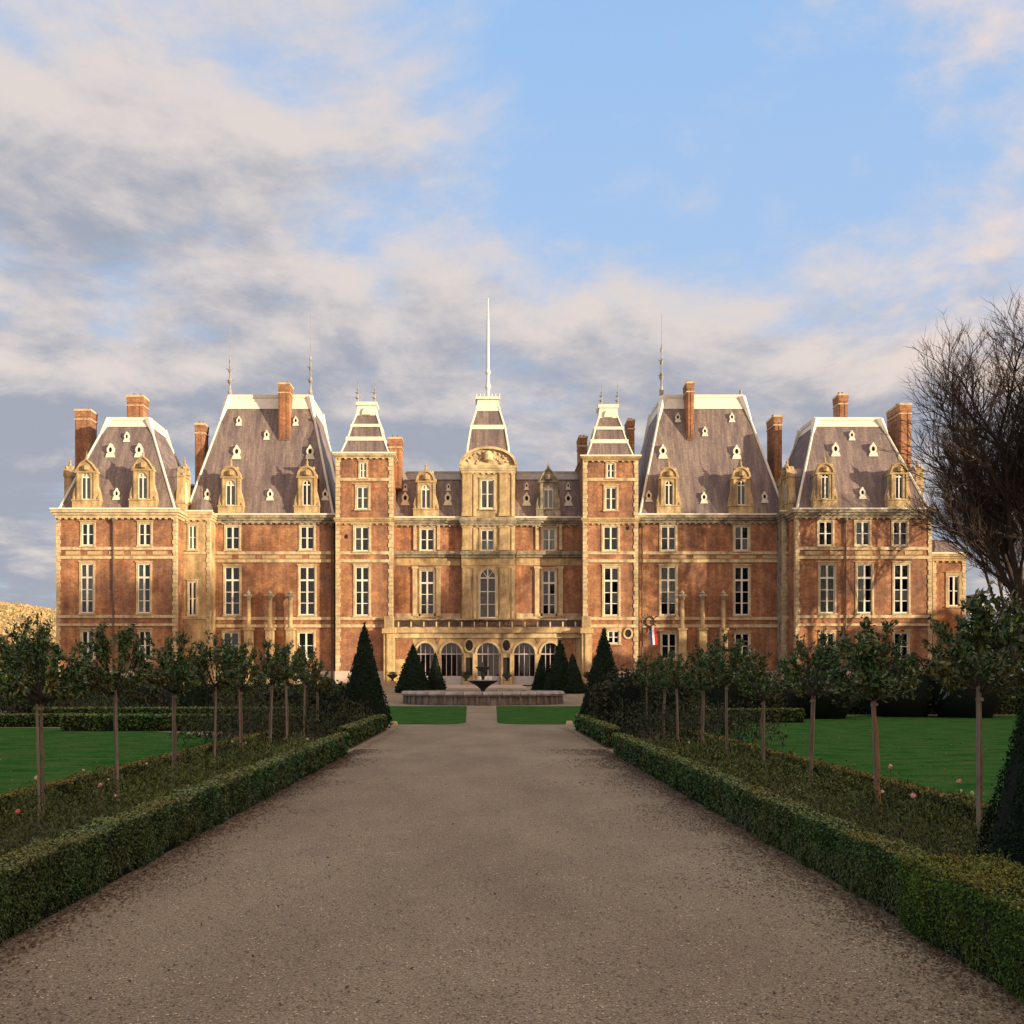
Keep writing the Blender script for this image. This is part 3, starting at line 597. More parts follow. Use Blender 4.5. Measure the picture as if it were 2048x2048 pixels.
# ---- big pavilions
def big_pavilion(x0, x1, ups, lows, grounds, curt, dorms, ocs, chim, sgn, cols):
    D = 101.5; yb = 118.0; zc0, zc1 = PZ(1046, D), PZ(1031, D)
    wall('wall', x0, x1, GROUND, zc0, D, yb, [hole(q, D) for q in ups + lows + grounds], BRICK)
    for q, c in zip(ups + lows + grounds, curt): window(q, D, q in lows, curtain=c)
    cornice(x0, x1, D, yb, zc1, zc0); floors_courses(x0, x1, D, (1109, 1103), (1125, 1119), (1240, 1234), (1255, 1249)); frieze(x0 + 2.8, x1 - .5, D, 1109.5, 1118.5, 5)
    plinth(x0, x1, D, yb)
    z1 = PZ(795, 106.5); rf = HipRoof(x0 + .05, x1 - .05, D + .1, yb - .1, zc1, x0 + 3.3, x1 - 3.3, D + 5.0, yb - 4.6, z1, 1.35)
    for d in dorms: dormer(*d)
    for o in ocs: oculus(rf, *o)
    chimney(*chim)
    for q in cols:
        x = PX(q, D - 1.2); zt = PZ(1186, D - 1.2); z2 = PZ(1262, D - 1.2); y = D - .75
        c = MB(); c.lathe((x, y, z2 + .3), [(.26, 0), (.24, .3), (.24, 1.5), (.2, zt - z2 - 1.0)], 12); o = c.build('column', STONE, CH)
        k = MB(); k.lathe((x, y, zt - .72), [(.2, 0), (.24, .15), (.36, .4)], 10); k.box(x - .38, x + .38, y - .38, y + .38, zt - .32, zt - .12); k.lathe((x, y, zt - .12), [(.22, 0), (.28, .14), (.02, .5)], 8); k.build('capital', STONEG, o)
        p = MB(); p.box(x - .38, x + .38, y - .38, D - .001, GROUND, z2 + .12); p.box(x - .46, x + .46, y - .46, D - .002, z2 + .12, z2 + .3); p.build('pedestal', STONE, o)
    return rf
rL = big_pavilion(PX(368, 101.5), PX(668, 101.5), [(452, 479, 1053, 1099), (601, 628, 1053, 1099)], [(450, 480, 1134, 1230), (599, 630, 1134, 1230)], [(447, 478, 1265, 1318), (597, 628, 1265, 1318)], [0, 0, 0, 0, 5, 0],
    [(441, 491, 930, 1031, (453, 472, 961, 1012), 101.5, 0, None, 'round', 1), (590, 641, 930, 1031, (606, 623, 961, 1012), 101.5)],
    [(478.6, 842, .62), (592, 842, .62), (534, 870, .62), (474.5, 904, .9), (621, 904, .9), (416, 989, .72), (541, 989, .72), (651, 989, .72)],
    (557, 579, 765, 880, 104.6, 1.9), -1, [495, 538, 579])
rR = big_pavilion(PX(1278, 101.5), PX(1574, 101.5), [(1322, 1351, 1053, 1101), (1469, 1497, 1053, 1101)], [(1321, 1352, 1134, 1230), (1469, 1498, 1134, 1230)], [(1323, 1352, 1267, 1318), (1470, 1498, 1267, 1318)], [0, 0, 3, 0, 0, 0],
    [(1313, 1361, 932, 1031, (1329, 1345, 962, 1011), 101.5), (1460, 1509, 932, 1031, (1473, 1490, 962, 1011), 101.5)],
    [(1355, 835, .62), (1463, 835, .62), (1409, 863, .62), (1325, 903, .9), (1472, 904, .9), (1297, 992, .72), (1407, 995, .72), (1528, 994, .72)],
    (1374, 1388, 763, 880, 104.6, 1.9), 1, [1366, 1407, 1449])
for (q, qt, rr) in ((460, 640, rL), (621, 628, rL), (1323, 628, rR)):
    D = 106.6; finial(PX(q, D), D, rr.z1 + .2, PZ(qt, D), .5 if q != 1323 else .62, .15)
b = MB(); b.lathe((PX(1481, 106.6), 106.6, rR.z1 + .2), [(.2, 0), (.12, .3), (.18, .5), (.02, .7)], 8); b.build('finial', LEADD, CH)
downpipe(420.5, 101.4, PZ(1046, 101.4)); downpipe(664, 101.4, PZ(1046, 101.4)); downpipe(1284, 101.4, PZ(1046, 101.4))

# ---- stair towers
def tower(xc, hw, wins, curt, finq, qtop, dz, name_holes=None):
    D = 100.5; yb = D + 7; x0, x1 = xc - hw, xc + hw; z2 = PZ(916, D) - dz; z1 = PZ(908, D) - dz
    wall('wall', x0, x1, GROUND, z2, D, yb, [hole(q, D) for q in wins], BRICK)
    for i, (q, c) in enumerate(zip(wins, curt)): window(q, D, i == 3, curtain=c, sw=.16 if i == 0 else .2)
    cornice(x0, x1, D, yb, z1, z2, m=STONEL if xc < 0 else STONE, proj=.3)
    cornice(x0, x1, D, D + .5, PZ(1036, D), PZ(1047, D), proj=.25, gutter=False, name='mid_cornice', m=STONE)
    for t, bq in ((956, 962), (1103, 1109), (1119, 1125), (1234, 1240), (1249, 1255)): course(x0, x1, D, PZ(t, D), PZ(bq, D))
    quoins(x0, 1, D, GROUND + 1.5, z2, w=.42, m=STONEL); quoins(x1, -1, D, GROUND + 1.5, z2, w=.42, m=STONEL); plinth(x0, x1, D, yb)
    yc = D + hw; prof = [(hw * .88, 0), (hw * .64, 1.8), (hw * .49, 3.35), (hw * .36, 4.4), (hw * .335, 4.7)]
    rb = MB()
    for (a, za), (c, zc) in zip(prof[:-1], prof[1:]): rb.frustum((xc-a, xc+a, yc-a, yc+a), z1 + za, (xc-c, xc+c, yc-c, yc+c), z1 + zc)
    ro = rb.build('roof', SLATE, CH)
    for za, th in ((1.55, .40), (3.05, .30)):
        a = np.interp(za, [p[1] for p in prof], [p[0] for p in prof]) + .09; k = MB(); k.box(xc-a, xc+a, yc-a, yc+a, z1 + za, z1 + za + th); k.build('lead_band', LEAD, ro)
    for sx in (-1, 1):
        for sy in (-1, 1):
            k = MB()
            for (a, za), (c, zc) in zip(prof[:-1], prof[1:]): k.tube((xc+sx*a, yc+sy*a, z1+za), (xc+sx*c, yc+sy*c, z1+zc), .1, .1, 5)
            k.build('hip_roll', LEAD, ro)
    t = MB(); a = hw * .34; t.frustum((xc-a-.1, xc+a+.1, yc-a-.1, yc+a+.1), z1 + 4.35, (xc-a+.02, xc+a-.02, yc-a+.02, yc+a-.02), z1 + 5.4); t.box(xc-a-.12, xc+a+.12, yc-a-.12, yc+a+.12, z1 + 5.4, z1 + 5.75)
    t.poly([(xc + .45 * math.cos(q), z1 + 4.4 + .75 * math.sin(q)) for q in np.linspace(0, math.pi, 8)], yc - a - .25, yc - a)
    t.build('roof_crown', LEAD, ro)
    for q in finq: finial(PX(q, yc), yc, z1 + 5.75, PZ(qtop, yc), .6, .12)
tower(-12.13, 2.82, [(720, 733, 926, 956), (714, 737, 974, 1018), (710, 738, 1054, 1102), (711, 738, 1134, 1231)], [0, 1, 2, 0], (715.5, 749.6), 752, 0)
tower(12.62, 2.72, [(1214, 1229, 927, 956), (1211, 1233, 975, 1020), (1207, 1236, 1053, 1101), (1208, 1237, 1135, 1231), (1216, 1238, 1262, 1287)], [0, 2, 0, 0, 0], (1203, 1235), 762, .28)
chimney(777, 803, 874, 975, 103.5, 1.6); chimney(1158, 1174, 872, 985, 105.0, 2.2); chimney(1256, 1269, 838, 960, 108.0, 2.2)
for q in (693, 1256):   # small vents in the tower walls
    b = MB(); b.poly([(PX(q, 100.5) + .16 * math.cos(t), PZ(1073 if q < 900 else 1056, 100.5) + .22 * math.sin(t)) for t in np.linspace(0, 2*math.pi, 10, endpoint=False)], 100.44, 100.52); b.build('wall_vent', ROOMD, CH)
b = MB(); b.arch_ring(PX(1256, 100.5), .32, .4, PZ(1267, 100.5), .18, 100.38, 100.55, 14, 0, 2*math.pi); o = b.build('round_window', STONEL, CH)
b = MB(); b.poly([(PX(1256, 100.5) + .33*math.cos(t), PZ(1267, 100.5) + .41*math.sin(t)) for t in np.linspace(0, 2*math.pi, 12, endpoint=False)], 100.46, 100.49); b.build('pane', ROOMD, o)

# ---- central block
D = 103.0; cx0, cx1 = PX(786, D), PX(1168, D); zc0, zc1 = PZ(1051, D), PZ(1037, D); yb = 114.0
cw_u = [(841, 868, 1058, 1101), (1085, 1111, 1058, 1101)]; cw_l = [(841, 868, 1141, 1232), (1085, 1111, 1141, 1232)]
zT = PZ(1240, 103)                                   # terrace on top of the arcade
wall('wall', cx0, cx1, GROUND, zc0, D, yb, [hole(q, D) for q in cw_u + cw_l], BRICK)
for q, c in zip(cw_u, (0, 4)): window(q, D, False, curtain=c)
for q, c in zip(cw_l, (0, 0)): window(q, D, True, curtain=c)
for q in (827, 874, 1071, 1118):                       # slim pilasters either side of the windows
    b = MB(); b.box(PX(q, D), PX(q + 6, D), D - .16, D + .05, PZ(1100, D), zc0); b.box(PX(q - 1.5, D), PX(q + 7.5, D), D - .18, D + .04, PZ(1232, D), PZ(1138, D)); b.box(PX(q - 3, D), PX(q + 9, D), D - .24, D + .03, PZ(1138, D), PZ(1133, D)); b.build('pilaster', STONEL, CH)
cornice(cx0, cx1, D, yb, zc1, zc0)
for a, c in ((cx0, PX(921, D)), (PX(1033, D), cx1)):
    course(a, c, D, PZ(1103, D), PZ(1110, D), STONEG, .42, 'mid_cornice'); course(a, c, D, PZ(1110, D), PZ(1115, D), STONEG, .22, 'mid_cornice'); course(a, c, D, PZ(1117, D), PZ(1131, D), STONE, .05, 'frieze'); course(a, c, D, PZ(1227, D), PZ(1240, D), STONEL, .07, 'base_course')
rc = MB(); z1 = PZ(950, 105.8); rc.frustum((cx0, cx1, D + .1, yb - .1), zc1, (cx0, cx1, D + 2.6, yb - 2.6), z1); rco = rc.build('roof', SLATE, CH)
rcap = MB(); rcap.frustum((cx0, cx1, D + 2.2, yb - 2.2), z1 - .6, (cx0, cx1, D + 2.52, yb - 2.52), z1 + .03); rcap.box(cx0, cx1, D + 2.6, yb - 2.6, z1 + .03, z1 + .35); rcap.build('ridge_apron', LEADD, rco)
class RF:
    a = (0, 0, D + .1, 0); z0 = zc1; z1 = z1; c = (0, 0, D + 2.6, 0)
    yf = HipRoof.yf; at = HipRoof.at
RC = RF()
for q in ((811, 997, .85), (896, 997, .85), (811, 974, .5), (897, 974, .5), (1053, 998, .85), (1136, 998, .85), (1053, 972, .5), (1136, 972, .5)): oculus(RC, *q)
dormer(829, 879, 938, 1042, (843, 861, 970, 1018), D, 0, None, 'round', 1, STONE, D + 2.6)
dormer(1072, 1121, 938, 1042, (1087, 1106, 970, 1018), D, 0, None, 'gable', 1, STONEG, D + 2.6)
# stone centre bay
Db = 102.3; bx0, bx1 = PX(923, Db), PX(1030, Db); bt = PZ(934, Db)
bays = [(962, 988, 960, 1017), (962, 988, 1060, 1101)]; archw = (959, 992, 1137, 1236)
wall('wall', bx0, bx1, zT, bt, Db, yb - 3, [hole(q, Db) for q in bays + [archw]], STONE)
window(bays[0], Db, False, curtain=4, sw=.16); window(bays[1], Db, False, curtain=5, sw=.16); window(archw, Db, True, arch=True, sw=.2)
b = MB(); ax0, ax1, az0, az1 = hole(archw, Db); b.arch_fill((ax0 + ax1)/2, (ax1 - ax0)/2, (ax1 - ax0)/2*1.15, az1 - (ax1 - ax0)/2*1.15, az1 + .001, Db + .004, Db + .19, 12); b.build('arch_spandrel', STONE, CH)
for qa, qb in ((925, 942), (999, 1018)):
    for t, bo in ((948, 1033), (1056, 1101), (1136, 1238)):
        b = MB(); b.box(PX(qa, Db), PX(qb, Db), Db - .16, Db + .03, PZ(bo, Db), PZ(t, Db)); b.box(PX(qa - 1.5, Db), PX(qb + 1.5, Db), Db - .22, Db + .02, PZ(t, Db), PZ(t - 3, Db)); b.box(PX(qa - 1.5, Db), PX(qb + 1.5, Db), Db - .22, Db + .02, PZ(bo, Db), PZ(bo - 7, Db)); b.build('pilaster', STONE, CH)
for qa in (947, 1023):
    for t, bo in ((948, 1033), (1056, 1101), (1136, 1238)):
        b = MB(); b.box(PX(qa, Db), PX(qa + 6, Db), Db - .10, Db + .03, PZ(bo, Db), PZ(t, Db)); b.build('pilaster', STONEL, CH)
cornice(bx0, bx1, Db, Db + 2, PZ(1037, Db), PZ(1051, Db), gutter=False, name='mid_cornice', proj=.3)
course(bx0 - .1, bx1 + .1, Db, PZ(1103, Db), PZ(1110, Db), STONEG, .46, 'mid_cornice'); course(bx0, bx1, Db, PZ(1110, Db), PZ(1116, Db), STONEG, .25, 'mid_cornice'); course(bx0, bx1, Db, PZ(1117, Db), PZ(1131, Db), STONE, .06, 'frieze')
cornice(bx0, bx1, Db, Db + 5, PZ(931, Db), PZ(946, Db), gutter=False, name='entablature', proj=.22, m=STONEL)
xc = (bx0 + bx1) / 2; ph = PZ(895, Db) - PZ(931, Db); hwp = (bx1 - bx0) / 2 + .18; zb = PZ(931, Db) + .003
b = MB(); b.poly([(xc + hwp * math.cos(t), zb + ph * math.sin(t)) for t in np.linspace(0, math.pi, 21)], Db - .05, Db + 2.5); po = b.build('pediment', STONEL, CH)
b = MB(); b.arch_ring(xc, hwp - .22, ph - .2, zb, .24, Db - .38, Db - .052, 20); b.build('pediment_moulding', STONEL, po)
b = MB(); b.lathe((xc, Db - .05, zb + .25), [(.02, 0), (.5, .25), (.55, .8), (.3, 1.15), (.02, 1.3)], 12)
for i in range(22):
    t = R(12 + 156 * (i % 11) / 10); rr = (.42, .7)[i // 11]; x_, z_ = xc + hwp * rr * math.cos(t), zb + .12 + ph * rr * math.sin(t)
    b.tube((x_, Db - .03, z_), (x_ + random.uniform(-.25, .25), Db - .16, z_ + random.uniform(-.2, .22)), .13, .07, 5)
b.build('relief_carving', STONEL, po)['kind'] = 'stuff'
# centre roof with lead crown and flagstaff
xr, yr = .31, Db + 3.4; prof = [(2.25, PZ(931, Db)), (2.12, 25.6), (1.78, 27.75), (1.22, 29.7), (1.14, 30.2)]
rb = MB()
for (a, za), (c, zc) in zip(prof[:-1], prof[1:]): rb.frustum((xr-a, xr+a, yr-a, yr+a), za, (xr-c, xr+c, yr-c, yr+c), zc)
ro = rb.build('roof', SLATE, CH)
b = MB(); b.box(xr-1.85, xr+1.85, yr-1.85, yr+1.85, 27.6, 28.05); b.build('lead_band', LEAD, ro)
b = MB(); b.frustum((xr-1.28, xr+1.28, yr-1.28, yr+1.28), 29.65, (xr-1.08, xr+1.08, yr-1.08, yr+1.08), 30.9); b.box(xr-1.3, xr+1.3, yr-1.3, yr+1.3, 30.9, 31.15)
for k in range(7): b.tube((xr-1.2+.4*k, yr-1.25, 31.15), (xr-1.2+.4*k, yr-1.25, 31.45), .05, .05, 4)
b.build('roof_crown', LEAD, ro)
for sx in (-1, 1):
    for sy in (-1, 1):
        k = MB()
        for (a, za), (c, zc) in zip(prof[:-1], prof[1:]): k.tube((xr+sx*a, yr+sy*a, za), (xr+sx*c, yr+sy*c, zc), .12, .12, 5)
        k.build('hip_roll', LEAD, ro)
b = MB(); b.lathe((xr, yr, 31.15), [(.32, 0), (.2, .5), (.16, 1.0), (.34, 1.3), (.2, 1.8), (.15, 2.6), (.3, 2.9), (.15, 3.3), (.17, 4.0), (.14, 8), (.06, 10.6), (.1, 10.65), (.01, 10.8)], 10); b.build('flagstaff', WHITE, CH)
# arcade and terrace
Da = 101.0; a0, a1 = PX(785, Da), PX(1163, Da); zd = PZ(1256, Da)
ARCH = [(832, 869), (882, 924), (954, 998), (1028, 1070), (1082, 1120)]
b = MB(); zsp, zap = PZ(1308, Da), PZ(1286, Da); edges = [a0] + [PX((ARCH[i][1] + ARCH[i+1][0]) / 2, Da) for i in range(4)] + [a1]
for (qa, qb), xl, xr_ in zip(ARCH, edges[:-1], edges[1:]):
    xa, xb = PX(qa, Da), PX(qb, Da); b.box(xl, xa, Da, Da + .6, GROUND, zsp); b.box(xb, xr_, Da, Da + .6, GROUND, zsp); b.arch_fill((xa + xb)/2, (xb - xa)/2, zap - zsp, zsp, zd - .45, Da, Da + .6, 14, xl, xr_)
b.box(a0, a1, Da, D, zd - .45, zd); ao = b.build('arcade_wall', STONE, CH)
for qa, qb, m_ in ((793, 826, BRICK), (1124, 1152, BRICK)): k = MB(); k.box(PX(qa, Da), PX(qb, Da), Da - .05, Da + .02, PZ(1318, Da), PZ(1278, Da)); k.build('brick_panel', m_, ao)
for i in range(4):
    xm = PX((ARCH[i][1] + ARCH[i+1][0]) / 2, Da); k = MB(); k.poly([(xm - .42, zd - .75), (xm + .42, zd - .75), (xm + .06, zd - 1.6), (xm - .06, zd - 1.6)][::-1], Da - .04, Da + .02)
    if i in (0, 3): k.build('brick_panel', BRICK, ao)
for (qa, qb) in ARCH:
    xa, xb = PX(qa, Da), PX(qb, Da); k = MB(); k.arch_ring((xa+xb)/2, (xb-xa)/2, zap - zsp, zsp, .22, Da - .1, Da - .001, 14); k.build('arch_moulding', STONEL, ao)
    k = MB(); zt = GROUND + 1.0; y = Da + .35; n = 4
    for i in range(n + 1): xx = xa + (xb - xa) * i / n; k.box(xx - .035, xx + .035, y, y + .08, zt, zsp if i in (0, n) else zsp + (zap - zsp) * .82)
    k.box(xa, xb, y - .01, y + .09, zsp - .06, zsp + .06); wo = k.build('arcade_window', MULL, CH)
    for i in range(n): xx = xa + (xb - xa) * i / n; ww = (xb - xa) / n; shared_box('pane', xx + .05, xx + ww - .05, y + .03, y + .04, zt, zsp - .06, GLASS, wo)
    g = MB(); g.poly([((xa+xb)/2 + (xb-xa)/2*.98*math.cos(t), zsp + .06 + (zap - zsp - .08)*math.sin(t)) for t in np.linspace(0, math.pi, 12)], y + .03, y + .04); g.build('pane', GLASS, wo)
    g = MB(); g.box(xa, xb, y, y + .1, GROUND + .1, zt); g.build('door_panel', DOORP, wo)
    g = MB(); g.box(xa, xb, Da + .62, Da + .66, GROUND, zap); g.build('room', mat('arcade_room', (.085, .042, .05)) if 'arcade_room' not in bpy.data.materials else bpy.data.materials['arcade_room'], wo)
for q in (938.4, 1012.7):
    xo, zo = PX(q, Da), PZ(1291, Da); k = MB(); k.arch_ring(xo, .38, .56, zo, .16, Da - .12, Da - .001, 16, 0, 2*math.pi); o = k.build('oval_niche', STONEL, CH)
    k = MB(); k.poly([(xo + .38*math.cos(t), zo + .56*math.sin(t)) for t in np.linspace(0, 2*math.pi, 16, endpoint=False)], Da - .03, Da - .002); k.lathe((xo, Da - .06, zo - .3), [(.05, 0), (.16, .15), (.08, .3), (.13, .45), (.02, .6)], 8); k.build('bust', IRON, o)
    k = MB(); k.box(xo - .32, xo + .32, Da - .02, Da + .02, PZ(1351, Da), PZ(1315, Da)); k.build('tall_niche', ROOMD, o)
    k = MB(); k.box(xo - .55, xo - .36, Da - .2, Da - .001, GROUND, PZ(1306, Da)); k.box(xo + .36, xo + .55, Da - .2, Da - .001, GROUND, PZ(1306, Da)); k.build('pilaster', STONEL, o)
course(a0 - .3, a1 + .3, Da, zd, zd - .5, STONE, .5, 'terrace_cornice'); course(a0 - .1, a1 + .1, Da, zd - .5, zd - 1.0, STONEL, .22, 'terrace_frieze')
for qa, qb in ((768, 788), (1163, 1183)):
    k = MB(); k.box(PX(qa, 100), PX(qb, 100), 99.6, 101.2, GROUND, zd - .6); k.box(PX(qa - 3, 100), PX(qb + 3, 100), 99.4, 101.3, zd - .6, zd - .1); k.box(PX(qa + 1, 100), PX(qb - 1, 100), 99.8, 101, zd - .1, zd + 1.1); k.box(PX(qa + 6, 100), PX(qa + 9, 100), 99.5, 99.6, GROUND, zd - .6); k.build('corner_pier', STONE, CH)
k = MB(); yr_ = Da - .35; k.box(a0, a1, yr_, yr_ + .2, zd + .78, zd + .9); k.box(a0, a1, yr_, yr_ + .2, zd, zd + .1); bo = k.build('balustrade', STONEG, CH)
for i in range(15):
    xx = a0 + (a1 - a0) * (i + .5) / 15; k = MB(); k.box(xx - .07, xx + .07, yr_ + .02, yr_ + .18, zd + .1, zd + .62); k.build('baluster', STONEL, bo)
k = MB(); 
for i in range(170): xx = a0 + (a1 - a0) * (i + .5) / 170; k.box(xx - .035, xx + .035, yr_ + .08, yr_ + .12, zd + .1, zd + .78)
for i in range(15): xx = a0 + (a1 - a0) * i / 15; k.arch_ring(xx, .22, .22, zd + .45, .05, yr_ + .07, yr_ + .13, 10, 0, 2*math.pi)
k.build('iron_railing', IRON, bo)['kind'] = 'stuff'
# iron crest on the right pavilion wall
k = MB(); xo, zo = PX(1299, 101.5), PZ(1243, 101.5); k.arch_ring(xo, .38, .42, zo, .12, 101.3, 101.42, 14, 0, 2*math.pi)
for a in range(10): t = a * math.pi / 5; k.tube((xo + .4*math.cos(t), 101.35, zo + .4*math.sin(t)), (xo + .85*math.cos(t), 101.35, zo + .8*math.sin(t)), .05, .03, 4)
k.tube((xo, 101.35, zo - .4), (xo, 101.35, zo - 1.2), .06, .06, 6); k.build('iron_crest', IRON, CH)
fl = empty('flag', (PX(1304, 101), 100.6, PZ(1290, 101)), 'blue, white and red flag hanging on the brick wall right of the tower', 'flag')
xf, zf = PX(1304, 101), PZ(1290, 101)
k = MB(); k.tube((xf - .5, 101.4, zf + 1.1), (xf + .15, 100.5, zf + 1.9), .035, .03, 6); k.build('pole', WHITE, fl)
for i, m_ in enumerate((FB, FW, FR)):
    k = MB()
    for j in range(5):
        z0_, z1_ = zf + 1.8 - .36*j, zf + 1.8 - .36*(j+1); o1, o2 = .06*math.sin(j*1.3), .06*math.sin((j+1)*1.3); x_ = xf - .3 + .22*i + .02*j
        k.box(x_, x_ + .22, 100.6 + o1, 100.62 + o1, z1_, z0_)
    k.build('stripe', m_, fl)

# ---- low wing at the far right, with its own curved roof
D = 101.0; wx0, wx1 = PX(1866, D), PX(1930, D); q = (1897, 1918, 1152, 1212)
wall('wall', wx0, wx1, GROUND, PZ(1122, D), D, 108, [hole(q, D)], BRICK); window(q, D, False, sw=.3, smat=STONE)
cornice(wx0, wx1, D, 108, PZ(1108, D), PZ(1122, D), m=STONE, proj=.3)
b = MB(); cxw = (wx0 + wx1)/2 - .2; b.frustum((wx0, wx1, D, 107), PZ(1108, D), (wx0 + .5, wx1 - .35, D + .5, 106.5), PZ(1094, D)); b.frustum((wx0 + .5, wx1 - .35, D + .5, 106.5), PZ(1094, D), (wx0 + .9, wx1 - 1.2, D + 1.6, 105), PZ(1075, D)); b.build('roof', SLATE, CH)
quoins(wx1, -1, D, GROUND, PZ(1122, D)); quoins(wx0, 1, D, GROUND, PZ(1122, D))

# ------------------------------------------------------------------ fountain, steps, urns
fy = 67.4; fx = PX(966, 67.4)
F = empty('fountain', (fx, fy, 0), 'round fountain basin of pale stone with a dark two-tiered bowl', 'fountain')
def ring(b, r0, r1, z0, z1, n=64):
    for i in range(n):
        a, c = 2*math.pi*i/n, 2*math.pi*(i+1)/n; P = lambda r, t, z: (fx + r*math.cos(t), fy + r*math.sin(t), z)
        b.face([P(r1, a, z0), P(r1, c, z0), P(r1, c, z1), P(r1, a, z1)]); b.face([P(r0, c, z0), P(r0, a, z0), P(r0, a, z1), P(r0, c, z1)]); b.face([P(r0, a, z1), P(r1, a, z1), P(r1, c, z1), P(r0, c, z1)]); b.face([P(r1, a, z0), P(r0, a, z0), P(r0, c, z0), P(r1, c, z0)])
b = MB(); ring(b, 4.9, 5.25, 0.02, .56); b.build('basin_wall', FOUNTW, F)
for i in range(28):                                   # coping stones with open joints
    k = MB(); a0_, a1_ = 2*math.pi*i/28 + .004, 2*math.pi*(i+1)/28 - .004
    for j in range(4):
        a, c = a0_ + (a1_-a0_)*j/4, a0_ + (a1_-a0_)*(j+1)/4; P = lambda r, t, z: (fx + r*math.cos(t), fy + r*math.sin(t), z)
        for (ra, za), (rb_, zb_) in (((4.85, .56), (5.4, .56)), ((5.4, .56), (5.52, .68)), ((5.52, .68), (5.42, .84)), ((5.42, .84), (4.85, .86)), ((4.85, .86), (4.85, .56))): k.face([P(ra, a, za), P(ra, c, za), P(rb_, c, zb_), P(rb_, a, zb_)])
    for t in (a0_, a1_): k.face([P(4.85, t, .56), P(5.4, t, .56), P(5.52, t, .68), P(5.42, t, .84), P(4.85, t, .86)])
    k.build('coping_stone', FOUNT, F)
for i in range(48):
    t = 2*math.pi*(i+.5)/48; k = MB(); k.tube((fx + 5.3*math.cos(t), fy + 5.3*math.sin(t), .04), (fx + 5.3*math.cos(t), fy + 5.3*math.sin(t), .54), .11, .08, 6); k.build('baluster', FOUNTW, F)
b = MB(); b.lathe((fx, fy, .45), [(4.9, 0), (4.9, .02)], 48); b.build('water', WATER, F)
b = MB(); b.lathe((fx, fy, .3), [(.55, 0), (.4, .25), (.14, .45), (.16, .65), (.45, .9), (.98, 1.18), (1.02, 1.25), (.9, 1.24), (.1, 1.12)], 24); lb = b.build('lower_bowl', BRONZE, F, smooth=True)
b = MB(); b.lathe((fx, fy, 1.4), [(.13, 0), (.1, .3), (.16, .5), (.12, .7), (.3, .85), (.5, 1.02), (.5, 1.08), (.1, 1.0), (.1, 1.25), (.04, 1.4)], 16); b.build('upper_bowl', BRONZE, F, smooth=True)
b = MB(); b.lathe((fx, fy, 1.55), [(.99, 0), (.97, .04)], 24); b.build('bowl_rim', FOUNT, F)
S = empty('stone_steps', (0, 90, .6), 'wide pale stone steps rising behind the fountain to the arcade', 'steps')
for i in range(3):
    b = MB(); b.box(-4.2 + .25*i, 3.9 - .25*i, 88.5 + .6*i, 95, .5, .86 + .12*(i)); b.build('step', PLINTH, S)
def urn(q, D, lab, hh=1.0):
    x = PX(q, D); z = gz(D) - .02; e = empty('garden_urn', (x, D, z), lab, 'urn', 'stone urns in front of the arcade')
    b = MB(); b.box(x - .3, x + .3, D - .3, D + .3, z, z + .45*hh); b.box(x - .36, x + .36, D - .36, D + .36, z + .45*hh, z + .53*hh); b.build('pedestal', STONE, e)
    b = MB(); b.lathe((x, D, z + .53*hh), [(.2, 0), (.09, .12), (.12, .2), (.42, .42), (.55, .6), (.5, .6), (.1, .5)], 14); b.build('bowl', BRONZE, e)
    n = 260; P = np.column_stack([rng.normal(0, .22, n), rng.normal(0, .22, n), rng.uniform(.0, .3, n)]) + np.array([x, D, z + .53*hh + .55])
    quads_mesh('plant', leaf_quads(P, np.full(n, .06)), SHRUB, e, (x, D, z + 1))['kind'] = 'stuff'
urn(932, 94, 'stone urn with dark plant left of the middle arch'); urn(1014, 94, 'stone urn with dark plant right of the middle arch')
urn(785, 93, 'stone urn at the foot of the left stair tower'); urn(1176, 93, 'stone urn at the foot of the right stair tower')
for x_, y_, lab in ((PX(788, 35.2), 35.2, 'small pale stone at the corner of the left lawn strip'), (PX(1139, 35.6), 35.6, 'small pale stone at the corner of the right lawn strip')):
    b = MB(); b.frustum((x_-.13, x_+.13, y_-.12, y_+.12), 0, (x_-.1, x_+.1, y_-.09, y_+.09), .16); tag(b.build('corner_stone', STONEL), lab, 'stone', 'stones at the lawn corners')

